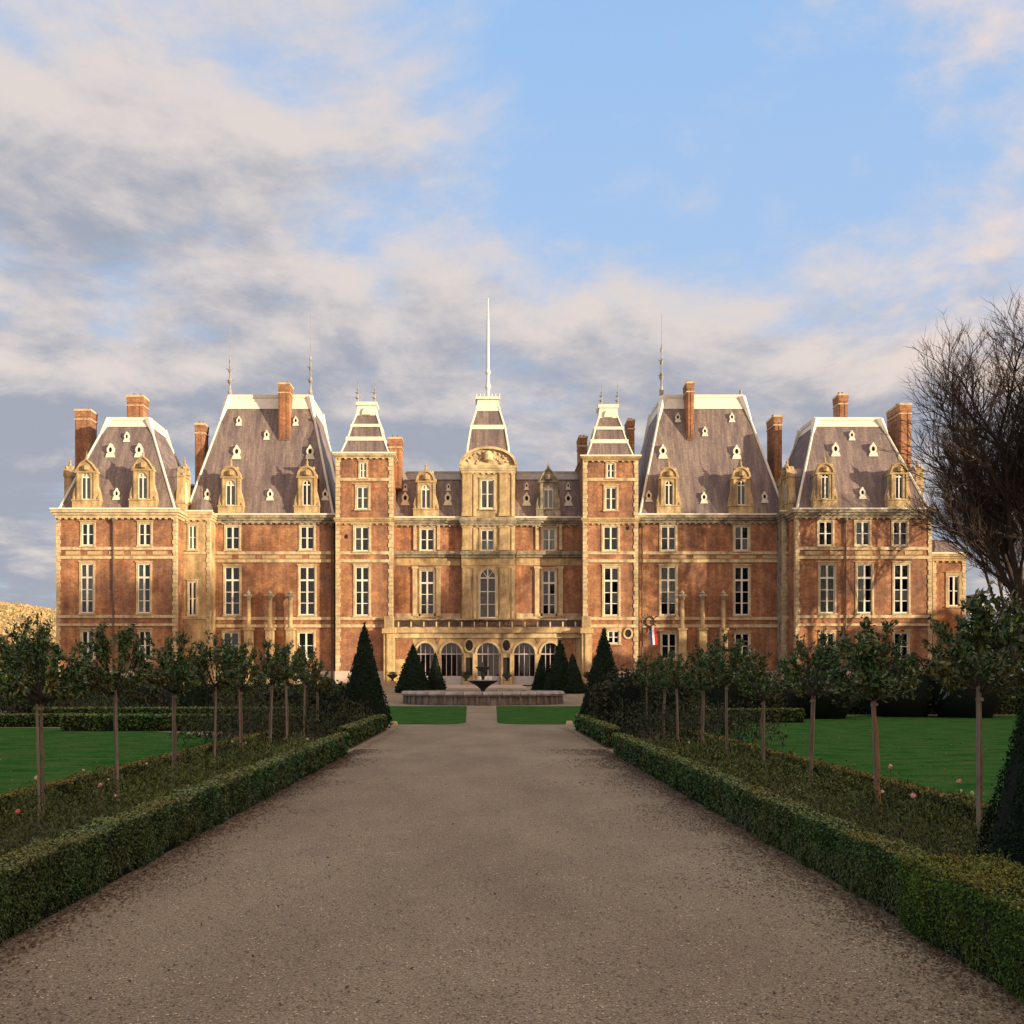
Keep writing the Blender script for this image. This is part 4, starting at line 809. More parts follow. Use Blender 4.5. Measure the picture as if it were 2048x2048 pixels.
# ------------------------------------------------------------------ hedges
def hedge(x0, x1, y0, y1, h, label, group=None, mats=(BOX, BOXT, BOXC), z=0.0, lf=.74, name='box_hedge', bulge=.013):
    P = []; Nn = []; S_ = []; Mi = []
    L_ = max(x1 - x0, y1 - y0); along_y = (y1 - y0) > (x1 - x0); nsl = max(1, int(L_ / 1.2))
    for k in range(nsl):
        if along_y: a, c = y0 + (y1-y0)*k/nsl, y0 + (y1-y0)*(k+1)/nsl; bx = (x0, x1, a, c)
        else: a, c = x0 + (x1-x0)*k/nsl, x0 + (x1-x0)*(k+1)/nsl; bx = (a, c, y0, y1)
        dist = max(3.5, math.hypot((bx[0]+bx[1])/2, (bx[2]+bx[3])/2)); s = max(.011, .0019 * dist) * lf
        faces = [('t', (bx[1]-bx[0])*(bx[3]-bx[2])), ('x0', (bx[3]-bx[2])*h), ('x1', (bx[3]-bx[2])*h), ('y0', (bx[1]-bx[0])*h), ('y1', (bx[1]-bx[0])*h)]
        for f, area in faces:
            if f == 'x1' and bx[0] > 0: area *= .3
            if f == 'x0' and bx[1] < 0: area *= .3
            if along_y and f == 'y0' and k > 0: continue
            if along_y and f == 'y1' and k < nsl - 1: continue
            n = int(area / (s*s) * .95)
            if n < 1: continue
            u = rng.random(n); v = rng.random(n); X = bx[0] + (bx[1]-bx[0])*u; Y = bx[2] + (bx[3]-bx[2])*v; Z = z + h * rng.random(n)**.9
            if f == 't': p = np.column_stack([X, Y, np.full(n, z+h)]); nr = (0, 0, 1)
            elif f == 'x0': p = np.column_stack([np.full(n, bx[0]), Y, Z]); nr = (-1, 0, 0)
            elif f == 'x1': p = np.column_stack([np.full(n, bx[1]), Y, Z]); nr = (1, 0, 0)
            elif f == 'y0': p = np.column_stack([X, np.full(n, bx[2]), Z]); nr = (0, -1, 0)
            else: p = np.column_stack([X, np.full(n, bx[3]), Z]); nr = (0, 1, 0)
            wob = .018*np.sin(p[:,1]*5.1 + p[:,2]*7) + .014*np.sin(p[:,0]*6.3 + p[:,1]*11.7) + rng.normal(0, bulge, n)
            if f != 't': wob -= .05 * np.clip(1 - (p[:,2]-z)/h*2.2, 0, 1)
            else: wob = wob * .75
            p = p + np.array(nr) * wob[:, None]
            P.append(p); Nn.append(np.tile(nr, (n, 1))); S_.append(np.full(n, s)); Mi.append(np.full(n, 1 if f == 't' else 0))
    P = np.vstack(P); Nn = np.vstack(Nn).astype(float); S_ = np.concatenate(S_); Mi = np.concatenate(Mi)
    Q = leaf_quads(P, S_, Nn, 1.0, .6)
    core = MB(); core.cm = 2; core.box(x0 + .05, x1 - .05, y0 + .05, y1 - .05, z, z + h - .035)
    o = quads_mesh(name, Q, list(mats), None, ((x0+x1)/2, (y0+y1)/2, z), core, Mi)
    return tag(o, label, 'hedge', group)
G = 'low clipped box hedges along the path'
hedge(-3.24, -2.97, -.5, 21.8, .46, 'long low box hedge on the left edge of the gravel path', G)
hedge(2.79, 3.03, 6.6, 21.8, .45, 'long low box hedge on the right edge of the gravel path', G)
hedge(2.72, 3.34, 3.6, 6.58, .48, 'yellowing box hedge nearest the camera on the right, in front of the big yew', G, (mat('box_leaves_yellow_green', (0.040, 0.105, 0.012), (0.090, 0.145, 0.016), scale=1.8, island=.6), BOXY, BOXC), bulge=.022)
hedge(-3.52, -3.2, 23.9, 32.4, .48, 'short far box hedge on the left, beyond the gap', G)
hedge(2.93, 3.24, 23.9, 32.4, .48, 'short far box hedge on the right, beyond the gap', G)
hedge(-8, -3.43, 32.1, 32.4, .46, 'box hedge turning left in front of the fountain lawn'); hedge(3.17, 8, 32.1, 32.4, .46, 'box hedge turning right in front of the fountain lawn')
G2 = 'low hedges between rose beds and lawns'; RM = (ROSEL, mat('browning_hedge_top', (0.17, 0.15, 0.04), (0.21, 0.16, 0.045), scale=1.5, island=.5), BOXC)
hedge(-5.5, -5.3, 4, 26, .34, 'thin brownish low hedge between the left rose bed and the lawn', G2, RM)
hedge(5.1, 5.3, 4, 27.5, .34, 'thin brownish low hedge between the right rose bed and the lawn', G2, RM)
G3 = 'dark low hedges behind the lawns'
hedge(-32, -13.5, 34.2, 35.0, .42, 'dark low hedge behind the far edge of the left lawn', G3); hedge(-13.4, -5.9, 31.5, 32.2, .5, 'dark low hedge behind the left lawn, nearer the path', G3)
hedge(-17, -6.5, 37.5, 38.2, .55, 'second dark low hedge behind the left lawn', G3)
hedge(10.5, 34, 46.2, 47.2, .8, 'dark hedge behind the far edge of the right lawn', G3); hedge(5.9, 12, 37.5, 38.3, .5, 'dark low hedge behind the right lawn, nearer the path', G3)
hedge(-60, -18, 58, 59.5, 1.75, 'tall clipped hedge at the far left below the golden hill', 'tall clipped hedges of the garden', z=0); hedge(-18, -8.2, 62, 63, 1.3, 'clipped hedge left of the fountain', 'tall clipped hedges of the garden')
hedge(8.2, 55, 62, 63.2, 1.5, 'clipped hedge right of the fountain', 'tall clipped hedges of the garden')

# ------------------------------------------------------------------ yew cones
def yew(x, y, r, h, label, z=None, group='clipped yew cones', top=.02):
    z = gz(y) if z is None else z; e = empty('yew_cone', (x, y, z), label, 'yew', group)
    dist = math.hypot(x, y); s = max(.014, .0017 * dist); area = math.pi * r * h * 1.05; n = int(area / (s*s) * .8)
    u = 1 - np.sqrt(1 - rng.random(n)); t = rng.random(n) * 2 * math.pi
    prof = lambda u: r * ((1 - u)**1.02) * (1 + .0*u) + top
    dentz = 1 + .05*np.sin(t*3 + u*9) + .035*np.sin(t*7 - u*17) + rng.normal(0, .025, n)
    rr = prof(u) * dentz; rr = np.where(u < .06, rr * (.86 + u*2.3), rr)
    P = np.column_stack([x + rr*np.cos(t), y + rr*np.sin(t), z + h*u]); nr = np.column_stack([np.cos(t), np.sin(t), np.full(n, r/h)])
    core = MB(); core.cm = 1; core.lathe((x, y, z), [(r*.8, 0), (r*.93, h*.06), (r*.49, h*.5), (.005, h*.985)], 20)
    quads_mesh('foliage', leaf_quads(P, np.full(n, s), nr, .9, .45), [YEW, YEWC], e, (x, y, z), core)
    k = MB(); k.tube((x, y, z - .02), (x, y, z + .12), r*.1 + .02, r*.1, 6); k.build('trunk', BARK, e)
    return e
yew(4.30, 7.0, .80, 3.6, 'large dark yew cone cut by the right edge of the picture')
yew(-4.05, 33.6, .92, 3.62, 'tall dark yew cone left of the path, before the left stair tower')
yew(3.95, 33.2, .95, 3.42, 'tall dark yew cone right of the path, before the right stair tower')
for qx, qt, Dy, hwq, lab in ((826, 1284, 81, 34, 'broad dark yew cone left of the fountain, before the first arch'), (871, 1303, 83, 19, 'slim yew cone left of the fountain, between the first two arches'), (1082, 1307, 83, 18, 'slim yew cone right of the fountain, before the fourth arch'),
                        (1120, 1276, 81, 32, 'broadest yew cone right of the fountain, before the fifth arch'), (1145, 1304, 80, 26, 'yew cone behind the fountain, rightmost of its three')):
    yew(PX(qx, Dy), Dy, hwq * Dy / 2000 * 1.15, PZ(qt, Dy) - gz(Dy), lab)
yew(PX(393, 40), 40, .9, 2.6, 'dark yew seen behind the third and fourth little trees on the left')

# ------------------------------------------------------------------ little standard trees
def std_tree_proto(name, seed, H=2.45, rc=.355, trunk_m=BARK, lz=1.5):
    rg = np.random.default_rng(seed); x, y, z = 0, -300 - seed * 3, 0
    e = empty(name, (x, y, z), 'x', 'tree')
    k = MB(); px, py = x, y; pz = 0; n = 7
    for i in range(n):
        nx, ny, nz = x + rg.normal(0, .008), y + rg.normal(0, .008), 1.42 * (i+1)/n; k.tube((px, py, pz), (nx, ny, nz), .026 - .001*i, .026 - .001*(i+1), 7); px, py, pz = nx, ny, nz
    k.build('trunk', trunk_m, e)
    k = MB(); a = rg.uniform(-1, 1); sx = .045; k.box(x + sx - .014, x + sx + .014, y - .014, y + .014, 0, 1.46); k.box(x - .03, x + sx + .015, y - .02, y + .02, 1.33, 1.36); k.build('stake', STAKE, e)
    br = MB(); P = []; A = []
    nb = 24
    for i in range(nb):
        t = rg.uniform(0, 2*math.pi); el = math.acos(rg.uniform(.16, 1)) ; d = np.array([math.sin(el)*math.cos(t), math.sin(el)*math.sin(t), math.cos(el)*1.15])
        tip = np.array([x, y, 1.45]) + d * rc * rg.uniform(.85, 1.15) * (1 + .85*math.cos(el)); 
        mid = np.array([x, y, 1.43]) + (tip - np.array([x, y, 1.43])) * .5 + np.array([d[0], d[1], -.3]) * .06
        br.tube((px, py, 1.42 - rg.uniform(0, .05)), mid, .010, .006, 4); br.tube(mid, tip, .007, .003, 3)
        for j in range(7):
            s0 = rg.uniform(0, 1); q0 = mid + (tip - mid) * s0; q1 = q0 + unit(rg.normal(size=(1, 3)) + d * 1.2 + np.array([0, 0, .4]))[0] * rg.uniform(.08, .2); br.tube(q0, q1, .004, .002, 3)
            m_ = 20; ts = rg.random(m_)[:, None]; P.append(q0 + (q1 - q0) * ts + rg.normal(0, .022, (m_, 3))); A.append(np.tile(unit((q1 - q0)[None])[0], (m_, 1)))
        m_ = 34; ts = rg.uniform(-.45, 1.05, m_)[:, None]; P.append(mid + (tip - mid) * ts + rg.normal(0, .032, (m_, 3))); A.append(np.tile(unit((tip - mid)[None])[0], (m_, 1)))
    br.build('branches', TBARK, e)
    P = np.vstack(P); A = np.vstack(A)
    quads_mesh('crown', leaf_quads(P, np.full(len(P), .032), None, 1, .42, A), CROWN, e, (x, y, 1.4))
    return e
protos = [std_tree_proto('standard_tree', s) for s in (1, 2, 3)] + [std_tree_proto('standard_tree', 4, trunk_m=BARKO)]
used = [False]*4
def place_tree(pi, loc, rz, sc, label, group):
    src = protos[pi]
    if not used[pi]: used[pi] = True; o = src
    else:
        o = src.copy(); COL.objects.link(o)
        for ch in src.children:
            c = ch.copy(); COL.objects.link(c); c.parent = o
    o.location = loc; o.rotation_euler = (random.uniform(-.035, .035), random.uniform(-.035, .035), rz); o.scale = (sc*random.uniform(.84, .97), sc*random.uniform(.84, .97), sc*random.uniform(.94, 1.07)); WL[o.name] = tuple(loc); tag(o, label, 'tree', group)
ORD = ['nearest', 'second', 'third', 'fourth', 'fifth', 'sixth', 'seventh', 'eighth', 'ninth']
for k in range(9):
    place_tree((0, 1, 2, 0, 1, 2, 1, 0, 2)[k], (-4.6 + random.uniform(-.05, .05), 10.5 + 2.14*k, .01), random.uniform(0, 6), random.uniform(.97, 1.05), f'{ORD[k]} round-headed little tree from the camera in the row left of the path', 'little trees left of the path')
for k in range(9):
    place_tree((1, 3, 0, 2, 0, 1, 2, 1, 0)[k], (4.52 + random.uniform(-.04, .04), 9.15 + 2.36*k, .01), 1.75 if k == 1 else random.uniform(0, 6), random.uniform(.97, 1.06), ('round-headed little tree on an orange-brown trunk, right of the path' if k == 1 else f'{ORD[k]} round-headed little tree from the camera in the row right of the path'), 'little trees right of the path')
# a second row beyond, seen between the first ones
for k, (q, D_) in enumerate(((28, 26), (330, 30))): pass

# ------------------------------------------------------------------ undergrowth and shrubs
def scatter_bed(name, regions, hmax, m, label, dens=1.0, stalks=True):
    Q = []
    for (x0, x1, y0, y1) in regions:
        n_sl = max(1, int((y1 - y0) / 1.5))
        for k in range(n_sl):
            a, c = y0 + (y1-y0)*k/n_sl, y0 + (y1-y0)*(k+1)/n_sl; dist = max(4, math.hypot((x0+x1)/2, (a+c)/2)); s = max(.016, .0022*dist)
            n = int((x1-x0)*(c-a) / (s*s) * 1.05 * dens); X = rng.uniform(x0, x1, n); Y = rng.uniform(a, c, n)
            hh = hmax * (.62 + .22*np.sin(X*5.3 + Y*3.1) + .16*np.sin(Y*7.7 - X*2.1)); Z = hh * rng.random(n)**.55
            P = np.column_stack([X, Y, Z]); al = np.tile((0, 0, 1.0), (n, 1)) * 1.1
            Q.append(leaf_quads(P, np.full(n, s), None, 1, .30, al))
    return tag(quads_mesh(name, np.vstack(Q), m, None, (0, 0, 0)), label, 'plants', kind='stuff')
scatter_bed('rose_bed', [(-5.3, -3.28, 2, 22.2)], .52, ROSEL, 'low brownish rose bushes filling the bed under the left row of trees')
scatter_bed('rose_bed', [(3.08, 5.1, 6.2, 22.2)], .52, ROSEL, 'low brownish rose bushes filling the bed under the right row of trees')
scatter_bed('rose_bed', [(-7.5, -3.5, 23.5, 32)], 1.1, SHRUB, 'taller bushes in the far left bed before the yew cone', .8)
scatter_bed('rose_bed', [(3.25, 7.2, 23.5, 32)], 1.15, SHRUB, 'taller bushes in the far right bed before the yew cone', .8)
scatter_bed('rose_bed', [(-32, -8.5, 38.5, 50)], 1.15, SHRUB, 'brown and green rose beds behind the left lawn', .5)
scatter_bed('rose_bed', [(8.5, 34, 48, 58)], 1.5, SHRUB, 'dark rose beds behind the right lawn', .5)
def shrub(x, y, rx, rz_, label, m=SHRUB, group='bushes of the garden', name='bush', zc=None, n=None, inner=YEWC, ry=None, ls=None):
    z = gz(y); e = empty(name, (x, y, z), label, 'bush', group); dist = math.hypot(x, y); s = ls or max(.02, .002*dist); ry = ry or rx
    nc = 26; C = unit(rng.normal(size=(nc, 3))); C[:, 2] = np.abs(C[:, 2])*1.2 - .25; C = C * .72 * np.array([rx, ry, rz_]); rad = rng.uniform(.28, .48, nc) * min(rx, rz_)
    n = n or int(4*math.pi*rx*rz_ / (s*s) * .55); idx = rng.integers(0, nc, n); d = unit(rng.normal(size=(n, 3)))
    P = C[idx] + d * rad[idx][:, None] * rng.uniform(.75, 1.15, (n, 1)); P[:, 2] += rz_ * .85; P[:, 2] = np.maximum(P[:, 2], .03); P += np.array([x, y, z])
    core = MB(); core.cm = 1; core.lathe((x, y, z), [(rx*.45, 0), (rx*.66, rz_*.6), (rx*.55, rz_*1.2), (rx*.1, rz_*1.55)], 12)
    quads_mesh('foliage', leaf_quads(P, np.full(n, s), d, .9, .5), [m, inner], e, (x, y, z), core)
    k = MB(); k.tube((x, y, z), (x, y, z + rz_*.5), .06, .04, 6); k.build('stem', BARK, e)
for x, y, rx, rz_, lab in ((PX(1245, 29), 29, .95, 1.1, 'round olive bush just right of the right tall yew'), (PX(1320, 38), 38, 1.6, 1.1, 'dark bush behind the far trees of the right row'), (PX(1480, 40), 40, 2.0, 1.3, 'broad dark bush behind the middle of the right row'),
    (PX(1640, 42), 42, 2.2, 1.35, 'broad dark bush below the third windows on the right'), (PX(1800, 44), 44, 2.4, 1.5, 'broad dark bush at the right, left of the bare tree'), (PX(1930, 43), 43, 2.3, 1.55, 'dark bush below the bare tree'),
    (PX(655, 30), 30, .75, .95, 'olive bush just left of the left tall yew'), (PX(70, 42), 42, 1.8, .75, 'reddish brown bush behind the nearest left tree', ), (PX(300, 44), 44, 1.6, .9, 'brown bush behind the second left tree'), (PX(560, 46), 46, 1.7, .8, 'green bush behind the far trees of the left row')):
    shrub(x, y, rx, rz_, lab)

# roses standing out of the beds
def rose(x, y, z, r, m, lab):
    e = empty('rose', (x, y, 0), lab, 'rose', 'late roses in the beds')
    k = MB(); k.tube((x + .01, y + .01, .12), (x, y, z - r*.5), .004, .003, 4); k.build('stem', STEM, e)
    n = 26; d = unit(rng.normal(size=(n, 3))); P = np.array([x, y, z]) + d * r * .5; quads_mesh('bloom', leaf_quads(P, np.full(n, r*.55), d, .4, .8), m, e, (x, y, z))
RS = [(35, 1623, 9.2, .030, PETALR, 'red rose at the far left, nearest the path hedge'), (72, 1556, 10.9, .030, PETALC, 'cream rose by the nearest left trunk'), (167, 1541, 12.2, .024, PETALP, 'small pink rose bud before the left lawn'), (200, 1570, 11.6, .036, PETALP, 'pink rose left of the second left trunk'),
      (230, 1591, 11.2, .026, PETALP, 'pale pink rose low beside the second left trunk'), (217, 1559, 12, .018, PETALC, 'tiny cream rose near the second left trunk'), (293, 1527, 14.6, .024, PETALC, 'cream rose between second and third left trunks'), (465, 1483, 18.5, .030, PETALC, 'cream rose near the fifth left trunk'), (492, 1486, 18.2, .026, PETALP, 'pink rose right of the fifth left trunk'),
      (615, 1478, 20, .03, PETALC, 'cream rose near the far end of the left bed'), (1781, 1533, 11.0, .034, PETALP, 'pink rose in front of the right lawn, by the orange trunk'), (1765, 1583, 10.6, .024, PETALC, 'small white rose just right of the orange trunk'), (1826, 1591, 10.3, .038, PETALP, 'pink rose midway between the two nearest right trunks'),
      (1918, 1562, 9.9, .032, PETALP, 'pale pink rose in front of the right lawn near the yew'), (1922, 1582, 9.9, .022, PETALC, 'small white rose below the pale pink one'), (1944, 1586, 9.7, .026, PETALC, 'whitish rose left of the nearest right trunk'), (1378, 1485, 19, .026, PETALC, 'cream rose near the middle of the right bed'), (1599, 1580, 12.2, .02, PETALC, 'tiny cream rose left of the orange trunk')]
for qx, qy, D_, r, m_, lab in RS: rose(PX(qx, D_), D_, PZ(qy, D_), r, m_, lab)

# dead leaves, clods, dry grass, pebbles, lawn blades
def stuff_quads(name, Q, m, lab, cat): return tag(quads_mesh(name, Q, m, None, (0, 0, 0)), lab, cat, kind='stuff')
n = 6500; side = rng.random(n) < .5; off = np.abs(rng.normal(0, .16, n)); Y = 3.5 + 30*rng.random(n)**1.5
X = np.where(side, -2.95 + off, 2.77 - off); P = np.column_stack([X, Y, np.full(n, .012)])
stuff_quads('fallen_leaves', leaf_quads(P, np.full(n, .015), np.tile((0, 0, 1.), (n, 1)), .35, .55), LITTER, 'brown fallen leaves along the foot of the path hedges', 'leaves')
n = 1500; side = rng.random(n) < .5; P = np.column_stack([np.where(side, -5.6 - 14*rng.random(n)**1.6, 5.4 + 14*rng.random(n)**1.6), rng.uniform(9, 31, n), np.full(n, .018)])
stuff_quads('fallen_leaves', leaf_quads(P, np.full(n, .022), np.tile((0, 0, 1.), (n, 1)), .6, .6), mat('yellow_fallen_leaf', (.22, .16, .05), (.12, .085, .03), scale=3, island=.6), 'single yellowish fallen leaves dotted over the two lawns', 'leaves')
n = 30000; side = rng.random(n) < .4; off = np.abs(rng.normal(0, 1, n)) * np.where(side, .26, .42) * (1 + .35*np.sin(rng.random(n)*6)); Y = 3.4 + 20*rng.random(n)**1.6
off = off * (1 + .4*np.sin(Y*1.7) + .25*np.sin(Y*4.1)); X = np.where(side, -3.05 + off, 2.86 - off); P = np.column_stack([X, Y, np.full(n, .0095)])
stuff_quads('soil_crumbs', leaf_quads(P, .0042 + .0009*Y, np.tile((0, 0, 1.), (n, 1)), .25, .7), mat('damp_soil_crumbs', (.10, .068, .042), (.16, .115, .075), scale=4, island=.4), 'dark damp soil crumbs washed from under the hedges onto the gravel', 'soil')
n = 420; P = np.column_stack([rng.uniform(-2.6, 2.5, n), 4.2 + 22*rng.random(n)**1.4, np.full(n, .012)])
stuff_quads('leaf_scraps', leaf_quads(P, np.full(n, .016), np.tile((0, 0, 1.), (n, 1)), .5, .5), mat('dark_scrap', (.045, .032, .022), (.09, .05, .03), scale=5, island=.5), 'dark leaf scraps lying about on the gravel', 'leaves')
n = 2600; side = rng.random(n) < .35; Y = np.where(side, 4 + 12*rng.random(n), 3.8 + 8*rng.random(n)**1.3); X = np.where(side, -2.96 + rng.normal(0, .02, n), 2.76 + rng.normal(0, .02, n))
Z = rng.uniform(.0, .26, n); hgt = rng.uniform(.05, .14, n); lean = rng.normal(0, .05, (n, 2)); w = .0028
B0 = np.column_stack([X, Y, Z]); T = B0 + np.column_stack([np.where(side, .03, -.03) + lean[:, 0], lean[:, 1], hgt]); wv = np.array([0, w, 0]) 
stuff_quads('dry_grass', np.stack([B0 - wv, B0 + wv, T + wv*.2, T - wv*.2], 1), DRYG, 'pale dry grass blades poking from the foot of the hedges', 'grass')
n = 34000; Y = 4.0 + 13*rng.random(n)**1.7; X = rng.uniform(-2.95, 2.78, n); r = rng.uniform(.0035, .009, n); c = np.column_stack([X, Y, .004 + r*.35])
a = rng.random(n)*6.28; e1 = np.column_stack([np.cos(a), np.sin(a), np.zeros(n)])*r[:, None]; e2 = np.column_stack([-np.sin(a), np.cos(a), np.zeros(n)])*r[:, None]*.8; up = np.column_stack([np.zeros(n), np.zeros(n), r*.75])
V = np.stack([c + e1, c + e2, c - e1, c - e2, c + up], 1).reshape(-1, 3); base = np.arange(n)[:, None]*5
F_ = np.concatenate([np.hstack([base + i, base + (i+1) % 4, base + 4]) for i in range(4)]); me = bpy.data.meshes.new('gravel_stones'); me.vertices.add(len(V)); me.vertices.foreach_set('co', V.ravel()); me.loops.add(F_.size); me.loops.foreach_set('vertex_index', F_.ravel().astype(np.int32))
me.polygons.add(len(F_)); me.polygons.foreach_set('loop_start', np.arange(len(F_), dtype=np.int32)*3); me.polygons.foreach_set('loop_total', np.full(len(F_), 3, dtype=np.int32)); me.update(calc_edges=True)
tag(finish('gravel_stones', me, PEB, None, (0, 0, 0)), 'small loose stones of the gravel path', 'gravel', kind='stuff')

# ------------------------------------------------------------------ bare trees at the right
def bare_tree(x, y, H, label, seed, lean=(0, 0), trunk_r=.42, spread=1.0, n0=5):
    """trunk, rising limbs, branches, sprays of fine twigs: five generations, each along its mother"""
    rg = np.random.default_rng(seed); z = gz(y); e = empty('bare_tree', (x, y, z), label, 'tree', 'bare winter trees at the right')
    tr, br, tw = MB(), MB(), MB()
    def path(p, d, l, n, wob, up):
        pts = [p]
        for i in range(n): d = d + rg.normal(0, wob, 3) + np.array([0, 0, up]); d /= np.linalg.norm(d); p = p + d*l/n; pts.append(p)
        return pts
    def put(mb, pts, r0, r1, sides):
        for i in range(len(pts) - 1): a = r0 + (r1-r0)*i/(len(pts)-1); c = r0 + (r1-r0)*(i+1)/(len(pts)-1); mb.tube(pts[i], pts[i+1], a, c, sides)
    def twigs(pts, l, r, k, lev):
        for _ in range(k):
            i = rg.integers(max(0, len(pts)//4), len(pts) - 1); f = rg.random(); p = pts[i]*(1-f) + pts[i+1]*f; d = pts[i+1] - pts[i]; d /= np.linalg.norm(d)
            o = rg.normal(size=3); o -= o.dot(d)*d; o /= np.linalg.norm(o); nd = d*.9 + o*rg.uniform(.4, .7)*spread + np.array([lean[0]*.1, 0, .14]); nd /= np.linalg.norm(nd)
            ll = l*rg.uniform(.55, 1.1); q = path(p, nd, ll, 4 if lev < 3 else 3, .07, .04)
            put(br if lev < 2 else tw, q, r*1.25, r*.4, 5 if lev < 2 else 3)
            if lev < 4: twigs(q, l*.55, max(.010, r*.48), (0, 8, 6, 4)[lev], lev + 1)
    base = np.array([x, y, z - .1]); t = path(base, np.array([lean[0]*.25, lean[1]*.2, 1.0]), H*.2, 4, .04, .1); put(tr, t, trunk_r*1.15, trunk_r*.85, 10)
    for k in range(n0):
        a = 2*math.pi*(k + rg.random()*.6)/n0; tl = rg.uniform(.22, .55)*spread
        d = np.array([math.sin(tl)*math.cos(a) + lean[0]*.28, math.sin(tl)*math.sin(a) + lean[1]*.2, math.cos(tl)]); d /= np.linalg.norm(d)
        q = path(t[-1] if k else t[-2], d, H*rg.uniform(.62, .84), 9, .055, .05); put(br, q, trunk_r*.62, .04, 7)
        twigs(q, H*.27, trunk_r*.2, 11, 1)
    tr.build('trunk', TBARK, e); br.build('limbs', TBARK, e); tw.build('twigs', TBARK, e)['kind'] = 'stuff'
    return e
bare_tree(PX(2085, 60), 60, 20.0, 'big bare tree right of the chateau, its limbs leaning left', 5, (-.46, 0), .36, n0=7, spread=1.15)
bare_tree(PX(2165, 57), 57, 18, 'bare tree at the right edge, crown cut by the picture frame', 9, (-.1, .1), .40, n0=6, spread=.85)
bare_tree(PX(2035, 76), 76, 17, 'slimmer bare tree standing behind the two big ones', 14, (-.1, .1), .24, n0=4, spread=.8)
bare_tree(49, 86, 18, 'bare tree just outside the right edge of the picture', 21, (0, 0), .3, n0=4, spread=1.0)

# ------------------------------------------------------------------ far things
hs = empty('far_house', (PX(1962, 190), 190, .95), 'small far white timbered gable house at the right horizon', 'house')
x_, zt = PX(1962, 190), PZ(1186, 190); zb_ = .95
b = MB(); b.box(x_ - 2.1, x_ + 2.1, 190, 198, zb_, zt - 3.2); b.poly([(x_ - 2.1, zt - 3.2), (x_ + 2.1, zt - 3.2), (x_, zt - .3)], 190, 198); b.build('wall', WHITE, hs)
b = MB()
for sg in (-1, 1): b.poly([(x_, zt), (x_, zt - .3), (x_ + sg*2.5, zt - 3.7), (x_ + sg*2.5, zt - 3.4)][::sg], 189.5, 198.5)
b.build('roof', SLATE, hs)
b = MB()
for dx in (-1.2, 0, 1.2): b.box(x_ + dx - .1, x_ + dx + .1, 189.95, 190.02, zb_, zt - 3.2 + (1.4 if dx == 0 else .8))
b.box(x_ - 2.1, x_ + 2.1, 189.94, 190.01, zt - 3.4, zt - 3.2); b.build('timber_frame', PIPE, hs)
for dx in (-.6, .6): b = MB(); b.box(x_ + dx - .3, x_ + dx + .3, 189.93, 190.01, zt - 5.2, zt - 4.1); b.build('window', ROOMD, hs)
def hill(name, xs, y0, y1, hf, m):
    b = MB(); ny = 14; nx = len(xs)
    P = [[(x, y0 + (y1-y0)*j/ny, hf(x, j/ny)) for x in xs] for j in range(ny + 1)]
    for j in range(ny):
        for i in range(nx - 1): b.face([P[j][i], P[j][i+1], P[j+1][i+1], P[j+1][i]])
    return tag(b.build(name, m, None, origin=(0, y0, 0), smooth=True), kind='structure')
hill('hill', list(np.linspace(-900, 500, 60)), 330, 900, lambda x, t: (36 + 5*math.sin(x*.013) + 3*math.sin(x*.041)) * math.sin(min(t*2.2, 1)*math.pi/2)**.8 * min(1, max(0, (120 - x)/330)) * 1.06 - .3 if x < 120 else -.3, FIELD)
def far_clump(x, y, z, r, h, m, lab, n=2600, ls=.35, grp='bushes beside the left end of the chateau', nm='far_bush'):
    e = empty(nm, (x, y, z), lab, 'bush', grp); nc = 16; C = unit(rng.normal(size=(nc, 3)))*np.array([r*.7, r*.7, h*.4]); C[:, 2] += h*.5
    idx = rng.integers(0, nc, n); d = unit(rng.normal(size=(n, 3))); P = C[idx] + d*rng.uniform(.25, .42, (n, 1))*r; P[:, 2] = np.maximum(P[:, 2], .1); P += np.array([x, y, z])
    quads_mesh('foliage', leaf_quads(P, np.full(n, ls), d, 1, .6), m, e, (x, y, z))
    k = MB(); k.tube((x, y, z), (x, y, z + h*.6), .2, .1, 6); k.build('trunk', BARK, e)
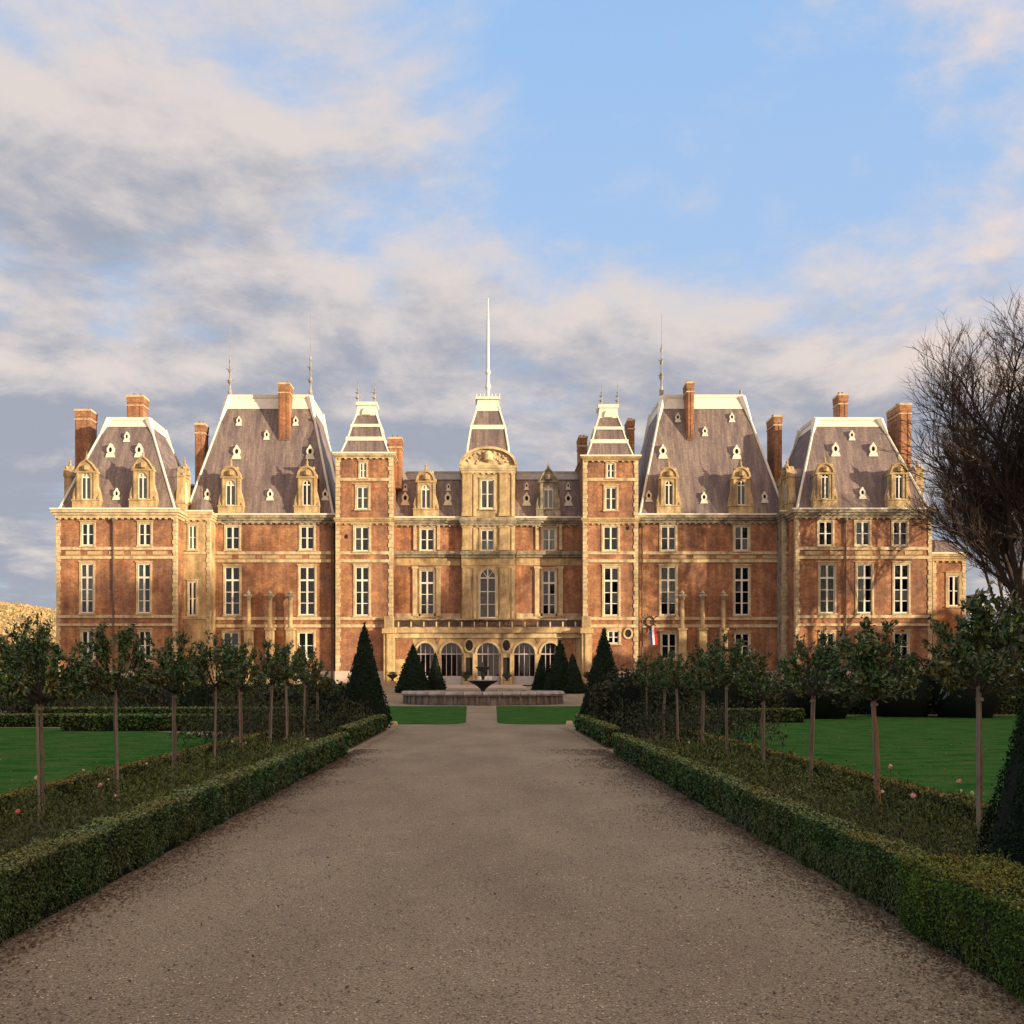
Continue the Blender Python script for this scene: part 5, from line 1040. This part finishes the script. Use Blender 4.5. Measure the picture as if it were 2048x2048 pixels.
for i, (q, D_, r, h, m_, lab) in enumerate(((15, 112, 3.6, 5.4, GOLD, 'tawny leafy bush at the far left edge'), (78, 108, 2.6, 4.6, GOLD, 'small tawny bush left of the chateau corner'), (45, 92, 2.6, 3.4, SHRUB, 'dull green bush at the far left'))):
    far_clump(PX(q, D_), D_, .9, r, h, m_, lab, 3800, .22)
for i, (q, D_, r, h) in enumerate(((1955, 120, 5, 7), (2035, 115, 6, 10), (2120, 110, 7, 12), (1990, 150, 6, 9))):
    far_clump(PX(q, D_), D_, .9, r, h, SHRUB, ['low bush left of the far white house', 'dark bush behind the bare tree trunks', 'big bush outside the right edge', 'bush beside the far white house'][i], 4200, .25, 'bushes beside the right end of the chateau')
n = 60000; X = rng.uniform(-620, -110, n); t_ = rng.random(n)**1.3*.5; Y = 330 + 570*t_
Zh = (36 + 5*np.sin(X*.013) + 3*np.sin(X*.041)) * np.sin(np.minimum(t_*2.2, 1)*math.pi/2)**.8 * np.clip((120 - X)/330, 0, 1) * 1.06 - .3
P = np.column_stack([X, Y, Zh + rng.random(n)**1.5*(2.0 + 1.5*np.sin(X*.09)*np.sin(Y*.05))])
stuff_quads('hillside_scrub', leaf_quads(P, np.full(n, .62), np.tile((.5, -.8, .2), (n, 1)), .7, .8), GOLD, 'golden autumn scrub on the distant hillside at the left', 'bushes')
# the wood right of the garden, unseen, added to keep the garden in shade
def wood():
    Q = []; core = MB(); core.cm = 1
    for i in range(44):
        s_ = -62 + i*4.3; x = 50 + .5*s_ + .866*random.uniform(-1.5, 1.5); y = .866*s_ + random.uniform(-1, 1); H = 14.6 + random.uniform(-.8, .8); r = 3.6
        core.lathe((x, y, 0), [(r*.8, 0), (r, H*.2), (r*.98, H*.65), (r*.75, H*.84), (r*.2, H*.97)], 10)
        n = 700; t = rng.random(n)*6.28; u = rng.random(n)**.7; rr = r*np.interp(u, [0, .2, .6, .84, 1], [.85, 1.05, 1.03, .8, .12])*rng.uniform(.85, 1.12, n)
        P = np.column_stack([x + rr*np.cos(t), y + rr*np.sin(t), u*H*1.02]); Q.append(leaf_quads(P, np.full(n, .4), None, 1, .7))
    tag(quads_mesh('wood', np.vstack(Q), [SHRUB, YEWC], None, (50, 0, 0), core), 'dense wood right of the garden, unseen, added to keep it in shade', 'trees', kind='stuff')
wood()
